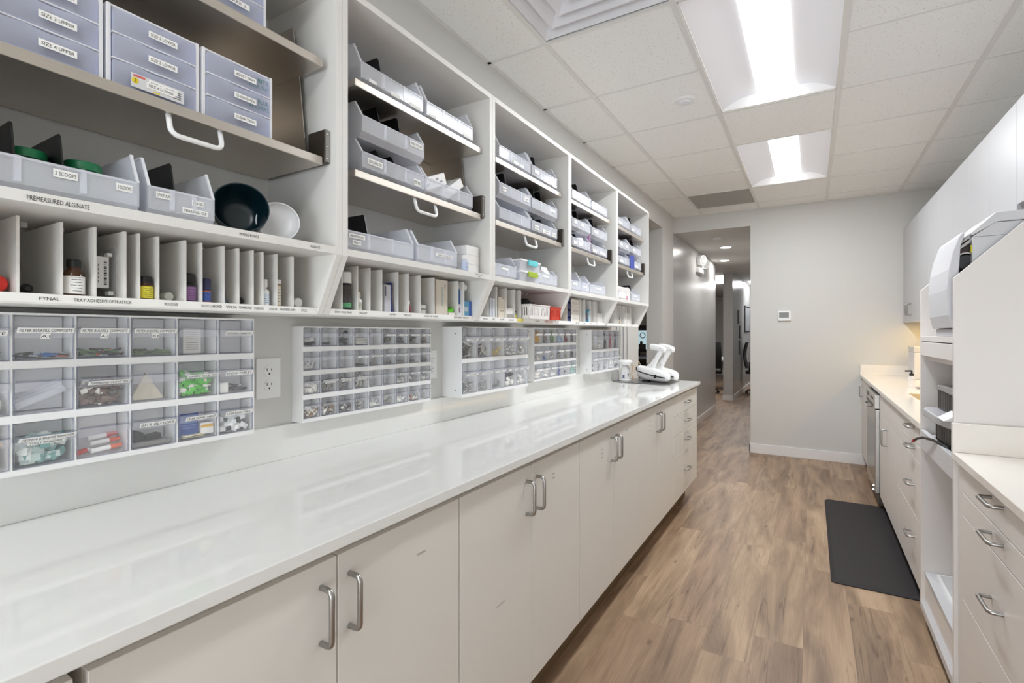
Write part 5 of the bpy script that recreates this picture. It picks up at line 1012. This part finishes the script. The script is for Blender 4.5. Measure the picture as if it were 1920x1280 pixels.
# ------------------------------------------------------------------ handheld units on the worktop end, charger, cables
t = thing('dark_tray', (-1.12, 3.9, .914), 'thin dark tray mat under the white handheld devices', 'tray')
MB().prism([(-1.372, 4.03), (-1.365, 3.86), (-1.30, 3.80), (-.95, 3.74), (-.90, 3.79), (-.90, 4.1), (-1.3, 4.16)], .9142, .919, 0, 'z').build('tray_sheet', colm('tray_grey', (92, 90, 88), .2), t, .001)
def handheld(ox, oy, rz, label):
    R_ = Matrix.Translation((ox, oy, .9192)) @ Matrix.Rotation(rz, 4, 'Z'); P_ = lambda x, y, z: R_ @ Vector((x, y, z))
    t = thing('handheld_unit', (ox, oy, .9192), label, 'handheld device', 'white handheld devices on the worktop end')
    # body lying along local x (nose at +x), slightly nose-down
    b = MB(); n = 20; vs = []; secs = [(-.135, .082, .030, .030), (-.12, .076, .042, .048), (-.05, .064, .046, .054), (.04, .054, .046, .050), (.10, .048, .043, .044), (.135, .044, .034, .034), (.148, .042, .016, .018)]
    for (x, zc, ry, rz_) in secs:
        for i in range(n):
            a = 2*PI*i/n; cx, cz = math.cos(a), math.sin(a); p = 2.6
            vs.append(P_(x, ry*math.copysign(abs(cx)**(2/p), cx), max(zc+rz_*math.copysign(abs(cz)**(2/p), cz), .0)))
    fs = [(j*n+i, j*n+(i+1) % n, (j+1)*n+(i+1) % n, (j+1)*n+i) for j in range(len(secs)-1) for i in range(n)]+[tuple(range(n))[::-1], tuple((len(secs)-1)*n+i for i in range(n))]
    b.add(vs, fs); b.build('body', white_g, t, smooth=True)
    for s in (-1, 1):
        st = [P_(-.122, s*.0445, .115), P_(-.125, s*.0455, .092), P_(-.11, s*.0475, .080), P_(-.05, s*.0495, .066), (P_(.04, s*.0495, .052)), P_(.10, s*.0465, .044), P_(.135, s*.038, .040)]
        MB().tube(st, .0042, 8).build('black_stripe', black_p, t, smooth=True)
        MB().lathe(P_(.055, s*.046, .049), R_.to_3x3() @ Vector((0, s, 0)), [(0,.013), (.006,.013), (.008,.010)], 20).build('round_knob', black_p, t, smooth=True)
    # handle rises from the body and leans back over it, with a cross bar head
    b = MB(); vs = []; hs = [(-.03, .10, .042, .020), (.0, .135, .026, .019), (.035, .185, .021, .018), (.062, .225, .022, .019), (.075, .245, .024, .020)]
    for (x, z, rx, ry) in hs:
        for i in range(n):
            a = 2*PI*i/n; vs.append(P_(x+rx*math.cos(a), ry*math.sin(a), z+.25*rx*-math.cos(a)))
    b.add(vs, [(j*n+i, j*n+(i+1) % n, (j+1)*n+(i+1) % n, (j+1)*n+i) for j in range(len(hs)-1) for i in range(n)]+[tuple(range(n))[::-1], tuple((len(hs)-1)*n+i for i in range(n))])
    b.build('handle', white_g, t, smooth=True)
    b = MB(); vs = []; hs = [(-.022, .272, .012), (-.015, .273, .024), (.03, .268, .027), (.08, .258, .027), (.11, .25, .022), (.118, .248, .010)]
    for (x, z, r_) in hs:
        for i in range(n):
            a = 2*PI*i/n; vs.append(P_(x, r_*.9*math.cos(a), z+r_*math.sin(a)))
    b.add(vs, [(j*n+i, j*n+(i+1) % n, (j+1)*n+(i+1) % n, (j+1)*n+i) for j in range(len(hs)-1) for i in range(n)]+[tuple(range(n))[::-1], tuple((len(hs)-1)*n+i for i in range(n))])
    b.build('head', white_g, t, smooth=True)
    b = MB()
    for s in (-1, 1):
        for (x, z, y) in ((.085, .264, .0235), (.098, .25, .0215), (.03, .19, .0175), (.002, .13, .0185)): b.lathe(P_(x, s*y, z), R_.to_3x3() @ Vector((0, s, 0)), [(0,.0035), (.0015,.0025)], 8)
    b.tube([P_(-.06, 0, .116), P_(-.058, 0, .134), P_(-.05, 0, .140)], .004, 8)
    b.build('screws_and_trigger', black_p, t)
    b = MB()
    for s in (-1, 1): b.obox(R_ @ Matrix.Translation((-.06, s*.02, .005)), .05, .012, .0098)
    b.build('foot', black_p, t)
handheld(-1.065, 3.935, -.36, 'nearer white handheld device with black stripe lying on the dark tray')
handheld(-1.03, 4.06, -.36, 'farther white handheld device behind its twin on the dark tray')
t = thing('charging_stand', (-1.29, 3.94, .9192), 'white charging stand with rounded top beside the handheld devices', 'charger')
MB().lathe((-1.29, 3.94, .9192), (0,0,1), [(0,.05), (.008,.05), (.012,.04)], 24).build('base', white_p, t, smooth=True)
MB().prism([(-1.318, .931), (-1.262, .931), (-1.268, 1.04), (-1.312, 1.04)], 3.91, 3.97).build('column', white_p, t, .008)
MB().lathe((-1.29, 3.94, 1.04), (.0,0,1), [(0,.026), (.004,.052), (.03,.058), (.042,.050), (.046,.02)], 24).build('cradle', white_g, t, smooth=True)
MB().box(-1.2655, -1.2635, 3.93, 3.95, .95, .975).build('button', black_p, t); MB().box(-1.3, -1.285, 3.9085, 3.9095, .94, .965).build('blue_sticker', colm('sticker_blue', (104, 112, 142)), t)
tag(MB().tube([(-1.24, 3.93, 1.06), (-1.225, 3.93, 1.04), (-1.232, 3.925, .97), (-1.215, 3.92, .924)], .004, 8).build('tan_strap', colm('tan_strap', (190, 150, 110)), smooth=True), 'tan cord hanging beside the white charging stand', 'cord')
tag(MB().tube([(-1.215, 3.95, 1.0), (-1.205, 3.96, 1.055), (-1.195, 3.985, 1.075), (-1.19, 4.02, 1.045), (-1.195, 4.03, .9235)], .0035, 8).build('beige_cord', colm('beige_cord', (206, 186, 160)), smooth=True), 'beige looped cord between charger and handheld device', 'cord')
for q, y in enumerate((4.02, 4.10, 4.19, 4.29)):
    tag(MB().tube([(XL+.0045, y, 1.5), (XL+.0045+.002*(q % 2), y+.012, 1.25), (XL+.0045, y+.01*(q-1.5), 1.02), (XL+.027, y+.012*(q-1.5), .98), (XL+.03, y+.012*(q-1.5), .917)], .0032, 8).build('wall_cable', colm('cable_grey', (150, 152, 158)), smooth=True), ['leftmost thin grey cable hanging down the wall past the organizers', 'second grey cable from the left on the wall', 'third grey cable from the left on the wall', 'rightmost thin grey cable on the wall, by the opening'][q], 'cable', 'cables hanging down the wall')
# ------------------------------------------------------------------ right run
RX = 0.43
ZT = 0.893
def rdoor(parent, y0, y1, z0, z1, handle=None, name='door', x=RX, m=None):
    d = MB().box(x, x+.018, y0+.0015, y1-.0015, z0, z1).build(name, m or lam_r, parent, .0012)
    if handle: pull(d, bow((x, handle[0], handle[1]), (-1,0,0), (0,0,1) if handle[2] == 'v' else (0,1,0), .104, .03, .010))
    return d
def rbase(y0, y1, label, cat='cabinet', name='base_cabinet', grp='white base cabinets on the right', hollow=False):
    t = thing(name, (.74, (y0+y1)/2, 0), label, cat, grp)
    if hollow: MB().box(RX+.0185, XR-.001, y0+.001, y0+.019, .11, ZT-.027).box(RX+.0185, XR-.001, y1-.019, y1-.001, .11, ZT-.027).box(RX+.0185, XR-.001, y0+.019, y1-.019, .11, .128).build('carcass', lam_r, t)
    else: MB().box(RX+.0185, XR-.001, y0+.001, y1-.001, .11, ZT-.027).build('carcass', lam_r, t)
    MB().box(.55, XR-.001, y0, y1, 0, .11).build('toe_kick', colm('dark_toe', (70, 64, 60)), t)
    return t
t = rbase(5.19, 6.037, 'narrow-looking white base cabinet in the far right corner'); rdoor(t, 5.19, 6.037, .11, .855, (5.90, .74, 'v'))
t = rbase(3.61, 4.525, 'white sink cabinet with one tall pull, beside the dishwasher', hollow=True)
rdoor(t, 3.61, 4.525, .70, .855, None, 'false_front'); rdoor(t, 3.61, 4.07, .11, .697, None); rdoor(t, 4.07, 4.525, .11, .697, (4.03+.09, .605, 'v'))
def drawers(y0, y1, hy, label):
    t = rbase(y0, y1, label)
    for z0, z1, hz in ((.772, .858, .84), (.697, .769, .742), (.42, .694, .562), (.11, .417, .31)): rdoor(t, y0, y1, z0, z1, (hy, hz, 'h'), 'drawer')
drawers(2.882, 3.608, 3.14, 'four-drawer white cabinet between the sink and the open tall unit')
drawers(1.20, 2.195, 1.83, 'four-drawer white cabinet nearest the camera on the right')
tag(MB().box(RX+.002, XR-.001, 2.197, 2.253, .11, ZT-.027).build('filler_strip', lam_r), 'narrow white filler strip beside the nearest right drawers', 'filler strip')
t = thing('sink_worktop', (.73, 4.46, ZT-.025), 'cream worktop with sink along the far right wall', 'worktop')
b = MB(); sx0, sx1, sy0, sy1 = .56, .90, 3.75, 4.28
b.box(.415, sx0, 2.882, 6.038, ZT-.025, ZT).box(sx1, XR-.001, 2.882, 6.038, ZT-.025, ZT).box(sx0, sx1, 2.882, sy0, ZT-.025, ZT).box(sx0, sx1, sy1, 6.038, ZT-.025, ZT)
b.build('slab', quartz_w, t)
MB().box(.415, XR-.001, 6.018, 6.038, ZT+.0003, ZT+.098).box(XR-.02, XR-.001, 2.882, 6.0175, ZT+.0003, ZT+.098).build('upstand', quartz_w, t)
b = MB(); b.box(sx0-.004, sx1+.004, sy0-.004, sy1+.004, ZT-.19, ZT-.18)
for a in ((sx0-.004, sx0+.001, sy0, sy1), (sx1-.001, sx1+.004, sy0, sy1), (sx0, sx1, sy0-.004, sy0+.001), (sx0, sx1, sy1-.001, sy1+.004)): b.box(*a, ZT-.18, ZT-.002)
b.build('basin', colm('cream_basin', (222, 206, 170), .25), t)
t = thing('near_worktop', (.73, 1.7, ZT-.025), 'cream worktop nearest the camera on the right, with side upstand', 'worktop')
MB().box(.412, XR-.001, .9, 2.252, ZT-.024, ZT).build('slab', quartz_w, t, .0015); MB().box(.412, XR-.001, 2.232, 2.252, ZT+.0003, ZT+.098).box(XR-.02, XR-.001, .9, 2.2315, ZT+.0003, ZT+.098).build('upstand', quartz_w, t, .001)
# faucet, soap pump, towel dispenser
t = thing('faucet', (.80, 4.74, ZT), 'chrome faucet with square spout behind the sink', 'faucet')
MB().box(.66, .90, 4.66, 4.72, ZT+.0002, ZT+.012).build('base', chrome, t, .003)
MB().box(.72, .77, 4.665, 4.715, ZT+.012, ZT+.13).box(.72, .77, 4.50, 4.664, ZT+.085, ZT+.12).build('spout', nickel, t, .004)
MB().box(.735, .76, 4.68, 4.70, ZT+.13, ZT+.155).box(.735, .76, 4.64, 4.74, ZT+.155, ZT+.165).build('lever', nickel, t)
t = thing('soap_pump', (.66, 4.80, ZT), 'small bottle with black pump beside the faucet', 'soap bottle')
MB().lathe((.65, 4.80, ZT), (0,0,1), [(0,.026), (.07,.026), (.078,.014), (.085,.012)], 18).build('bottle', frost, t, smooth=True)
MB().lathe((.65, 4.80, ZT+.085), (0,0,1), [(0,.014), (.015,.014), (.02,.006), (.035,.006)], 14).tube([(.65, 4.80, ZT+.122), (.61, 4.80, ZT+.118)], .006, 8).build('pump', black_p, t, smooth=True)
t = thing('towel_dispenser', (.90, 5.75, .97), 'pale grey paper towel dispenser box behind the faucet', 'dispenser')
MB().box(.775, 1.0, 5.60, 5.9, ZT+.0004, 1.13).build('case', colm('pale_grey_plastic', (214, 212, 214), .4), t, .006); MB().box(.773, 1.002, 5.598, 5.902, 1.1305, 1.18).build('lid', colm('pale_grey_lid', (200, 198, 198), .4), t, .006)
# dishwasher
t = thing('dishwasher', (.72, 4.86, 0), 'stainless dishwasher with black buttons in the far right run', 'dishwasher')
DX = .403
MB().box(DX+.03, XR-.001, 4.535, 5.18, .1, ZT-.026).box(.52, XR-.001, 4.535, 5.18, 0, .1).build('body', colm('dark_steel_body', (70, 66, 64), .4, .6), t)
d = MB().box(DX, DX+.029, 4.537, 5.178, .12, .735).build('door', steel_e, t, .004)
p = MB().box(DX-.006, DX+.029, 4.537, 5.178, .74, .845).build('control_panel', steel_e, t, .004)
b = MB().box(DX-.0068, DX-.0062, 4.60, 5.12, .752, .772)
for q in range(6): b.lathe((DX-.0062, 4.62+q*.03, .81), (-1,0,0), [(0,.009), (.001,.009)], 14)
b.box(DX-.0068, DX-.0062, 4.9, 5.1, .795, .825).build('buttons', black_p, p)
MB().tube([(DX-.004, 4.70, .742), (DX-.03, 4.74, .735), (DX-.03, 4.97, .735), (DX-.004, 5.01, .742)], .007, 8).build('door_handle', chrome, p, smooth=True)
MB().box(DX-.0004, DX, 4.56, 5.15, .20, .62).build('door_panel', colm('panel_grey_steel', (150, 148, 146), .25, .9), d)
MB().box(DX+.022, .52, 4.537, 5.178, .04, .115).build('kick_plate', colm('dark_toe', (70, 64, 60)), t)
b = MB()
for z in (.17, .14): b.lathe((DX-.004, 4.56, z), (-1,0,0), [(0,.012), (.01,.01)], 12)
b.build('feet_caps', chrome, t)
# ------------------------------------------------------------------ upper cabinets
UX = .755
def upper(y0, y1, z0, label, handle=None, x=UX, split=True):
    t = thing('wall_cabinet', ((x+XR)/2, (y0+y1)/2, z0), label, 'cabinet', 'white wall cabinets on the right')
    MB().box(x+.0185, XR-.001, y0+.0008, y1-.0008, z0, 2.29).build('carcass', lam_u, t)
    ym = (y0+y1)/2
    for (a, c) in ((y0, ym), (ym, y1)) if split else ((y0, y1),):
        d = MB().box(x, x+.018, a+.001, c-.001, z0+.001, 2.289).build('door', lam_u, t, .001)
        hh = [h for h in (handle or []) if a < h[0] < c]
        for h in hh: pull(d, bow((x, h[0], h[1]), (-1,0,0), (0,0,1), .1, .03))
    return t
upper(5.262, 6.037, 1.398, 'farthest white wall cabinet above the sink run', [(5.60, 1.51), (5.70, 1.51)], split=True)
upper(4.486, 5.260, 1.398, 'second white wall cabinet from the far wall')
upper(3.720, 4.484, 1.398, 'third white wall cabinet from the far wall')
upper(2.952, 3.718, 1.398, 'fourth white wall cabinet from the far wall, beside the open tall unit')
upper(2.184, 2.950, 1.845, 'short white wall cabinet above the milling machine', [(2.52, 1.95)])
upper(1.416, 2.182, 1.845, 'nearest short white wall cabinet at the right edge of the photo', [(1.75, 1.95)])
t = thing('under_cabinet_light', (.9, 5.0, 1.39), 'warm strip light under the far wall cabinets', 'light')
MB().box(.86, .92, 3.9, 5.95, 1.386, 1.3975).build('case', white_p, t); MB().box(.865, .915, 3.92, 5.93, 1.3835, 1.3858).build('strip', mat('warm_strip', (255, 214, 130), .5, emit=10), t)
# ------------------------------------------------------------------ open tall unit with machines
TX = .42
t = thing('tall_open_unit', (.74, 2.57, 0), 'open tall white unit with sloped side panels holding the machines', 'open unit')
prof = [(TX, .07), (XR-.001, .07), (XR-.001, 1.80), (.735, 1.80), (TX, 1.487)]
MB().prism(prof, 2.255, 2.274).build('side_panel', lam_r, t, .0008); MB().prism(prof, 2.862, 2.881).build('side_panel', lam_r, t, .0008)
MB().box(XR-.012, XR, 2.2745, 2.8615, .11, 1.8).build('back_panel', lam_r, t)
MB().box(TX, XR-.0125, 2.2745, 2.8615, 1.262, 1.284).build('shelf', lam_r, t, .001)
MB().box(TX-.001, TX+.017, 2.2765, 2.8595, 1.2, 1.2585).build('fascia_panel', lam_r, t, .001)
MB().box(TX+.018, XR-.0125, 2.2745, 2.8615, 1.18, 1.2).build('inner_top', lam_r, t)
tr = MB().box(TX+.01, XR-.08, 2.2865, 2.8495, .838, .85).box(TX-.002, TX+.016, 2.2785, 2.8575, .79, .868).build('pull_out_tray', lam_w, t, .001)
MB().box(TX+.04, XR-.12, 2.2745, 2.2855, .80, .835).box(TX+.04, XR-.12, 2.851, 2.8615, .80, .835).box(TX+.003, TX+.01, 2.8598, 2.8616, .80, .86).build('drawer_slides', gap_m, t)
MB().box(TX+.012, XR-.0125, 2.2745, 2.8615, .222, .238).build('bottom_shelf', lam_w, t)
b = MB().box(TX+.05, TX+.06, 2.30, 2.84, .238, .243).box(.95, .96, 2.30, 2.84, .238, .243).box(TX+.06, .95, 2.30, 2.31, .238, .243).box(TX+.06, .95, 2.83, 2.84, .238, .243).build('raised_border', white_p, t)
MB().box(TX+.016, TX+.03, 2.2745, 2.8615, .11, .222).build('lower_panel', lam_r, t); MB().prism([(TX-.002, .075), (TX+.016, .075), (TX+.016, .112), (TX+.008, .118), (TX-.002, .105)], 2.2745, 2.8615).build('bottom_rail', lam_w, t)
MB().box(.55, XR, 2.255, 2.881, 0, .0695).build('toe_kick', toe_m, t)
# milling machine
t = thing('milling_machine', (.62, 2.45, 1.284), 'white rounded machine with raised lid and dark opening on the tall unit', 'machine')
y0, y1 = 2.292, 2.62
pts = [(.80, 1.2845), (.4225, 1.2845), (.412, 1.36), (.408, 1.45), (.413, 1.52), (.424, 1.58), (.440, 1.632), (.456, 1.652), (.456, 1.30), (.80, 1.30)]
MB().prism([(.4225, 1.2845+.03), (.412, 1.36), (.408, 1.45), (.413, 1.52), (.424, 1.58), (.440, 1.632), (.450, 1.648), (.456, 1.640), (.445, 1.60), (.440, 1.5), (.440, 1.32)], y0, y1).build('front_door', colm('machine_pale_grey', (208, 208, 213), .3), t, .003, )
MB().box(.43, .95, y0+.02, y1-.02, 1.2845, 1.313).build('base', colm('machine_grey', (186, 184, 190), .35), t, .003)
MB().box(.4415, .50, y0+.045, y1-.004, 1.3135, 1.63).build('chamber', black_p, t)
MB().box(.4405, .4725, y0+.03, y0+.044, 1.4, 1.628).build('inner_frame', colm('dark_red_brown', (62, 46, 42), .5), t)
f_ = MB().lathe((.462, y0+.0295, 1.545), (0,-1,0), [(0,.034), (.012,.034), (.016,.028), (.010,.024)], 24).build('spindle_ring', black_p, t, smooth=True)
MB().tube([(.462+.031*math.cos(a), y0+.012, 1.545+.031*math.sin(a)) for a in [PI*.05+PI*.9*q/12 for q in range(13)]], .003, 8).build('ring_highlight', chrome, f_, smooth=True)
MB().tube([(.4375, y0+.012, 1.588), (.486, y0+.012, 1.628)], .006, 8).tube([(.4375, y0+.016, 1.604), (.48, y0+.016, 1.64)], .005, 8).build('steel_bars', chrome, t, smooth=True)
MB().box(.4745, .90, y0+.001, y1, 1.3135, 1.628).build('side_case', lam_w, t, .003)
MB().box(.4715, .4744, y0+.001, y0+.012, 1.575, 1.60).build('yellow_tab', colm('yellow_tab', (206, 196, 40)), t)
MB().prism([(.476, 1.63), (.535, 1.672), (.90, 1.672), (.90, 1.6285), (.4755, 1.6285)], y0+.002, y1-.002).build('upper_case', lam_w, t)
MB().prism([(.468, 1.640), (.535, 1.706), (.80, 1.706), (.80, 1.6735), (.538, 1.6735), (.474, 1.632)], y0-.004, y1).build('lid', lam_w, t, .003)
# devices in the middle opening
t = thing('vacuum_pump', (.60, 2.6, .85), 'dark grey ribbed device standing on the pull-out tray', 'device')
ribs = colm('ribbed_grey', (92, 88, 84), .5)
b = MB().box(.445, .80, 2.44, 2.70, .8505, .935)
for q in range(9): b.box(.4425, .4449, 2.45+q*.028, 2.464+q*.028, .86, .93)
b.build('motor_case', ribs, t, .004)
b = MB().box(.455, .80, 2.42, 2.72, .985, 1.065)
for q in range(10): b.box(.4525, .4549, 2.43+q*.029, 2.443+q*.029, .99, 1.06)
b.build('upper_case', ribs, t, .004); MB().prism([(2.41, 1.0655), (2.73, 1.0655), (2.70, 1.082), (2.44, 1.086)], .45, .81, 0, 'x').build('cover', colm('cover_grey', (150, 148, 148), .35), t)
MB().box(.50, .78, 2.46, 2.68, .935, .953).build('neck', black_p, t)
t = thing('silver_scanner', (.55, 2.55, .954), 'flat silver device with dark screen sticking out over the tray', 'device')
MB().prism([(.416, 2.36), (.402, 2.45), (.402, 2.68), (.415, 2.74), (.60, 2.74), (.60, 2.30), (.43, 2.30)], .9535, .984, 0, 'z').build('case', colm('silver_plastic', (196, 196, 202), .3, .3), t, .005)
MB().prism([(.40, .9842), (.56, .9842), (.58, 1.006), (.44, 1.012)], 2.31, 2.412).build('raised_part', white_p, t, .003)
MB().box(.435, .49, 2.2975, 2.2995, .957, .979).build('dark_screen', colm('charcoal', (58, 56, 60), .3), t)
t = thing('small_grey_box', (.48, 2.36, .85), 'small grey box at the near end of the pull-out tray', 'box')
MB().box(.44, .60, 2.31, 2.40, .8505, .895).build('lower_half', colm('dark_case', (84, 82, 82), .4), t, .003); MB().box(.445, .60, 2.315, 2.395, .8952, .935).build('upper_half', colm('silver_plastic', (196, 196, 202), .3, .3), t, .003)
t = thing('loose_cable', (.42, 2.55, .85), 'black cord with red end hanging over the pull-out tray edge', 'cord')
MB().tube([(.50, 2.424, .8565), (.436, 2.428, .874), (.412, 2.55, .8755), (.398, 2.66, .865), (.392, 2.76, .842), (.390, 2.80, .828)], .005, 8).build('cable', black_p, t, smooth=True)
MB().tube([(.3895, 2.803, .827), (.388, 2.825, .820)], .0062, 10).build('red_end', colm('red_end', (176, 40, 50)), t, smooth=True)
# ------------------------------------------------------------------ floor mat
b = MB()
def rr(x0, x1, y0, y1, r, n=6):
    o = []
    for (cx, cy, a0) in ((x1-r, y1-r, 0), (x0+r, y1-r, PI/2), (x0+r, y0+r, PI), (x1-r, y0+r, 1.5*PI)):
        for k in range(n+1): o.append((cx+r*math.cos(a0+k*PI/2/n), cy+r*math.sin(a0+k*PI/2/n)))
    return o
A = rr(.088, .545, 3.095, 4.60, .022); Bq = rr(.088+.018, .545-.018, 3.095+.018, 4.60-.018, .016)
n = len(A); vs = [(p[0], p[1], 0.0004) for p in A]+[(p[0], p[1], .005) for p in A]+[(p[0], p[1], .016) for p in Bq]
b.add(vs, [(k, (k+1) % n, n+(k+1) % n, n+k) for k in range(n)]+[(n+k, n+(k+1) % n, 2*n+(k+1) % n, 2*n+k) for k in range(n)]+[tuple(2*n+k for k in range(n))])
o = b.build('floor_mat', noisy(rubber, (50, 46, 47), (44, 41, 42), 180, 3, bump=.1)); tag(o, 'dark grey anti-fatigue mat on the wood floor before the sink cabinets', 'mat')
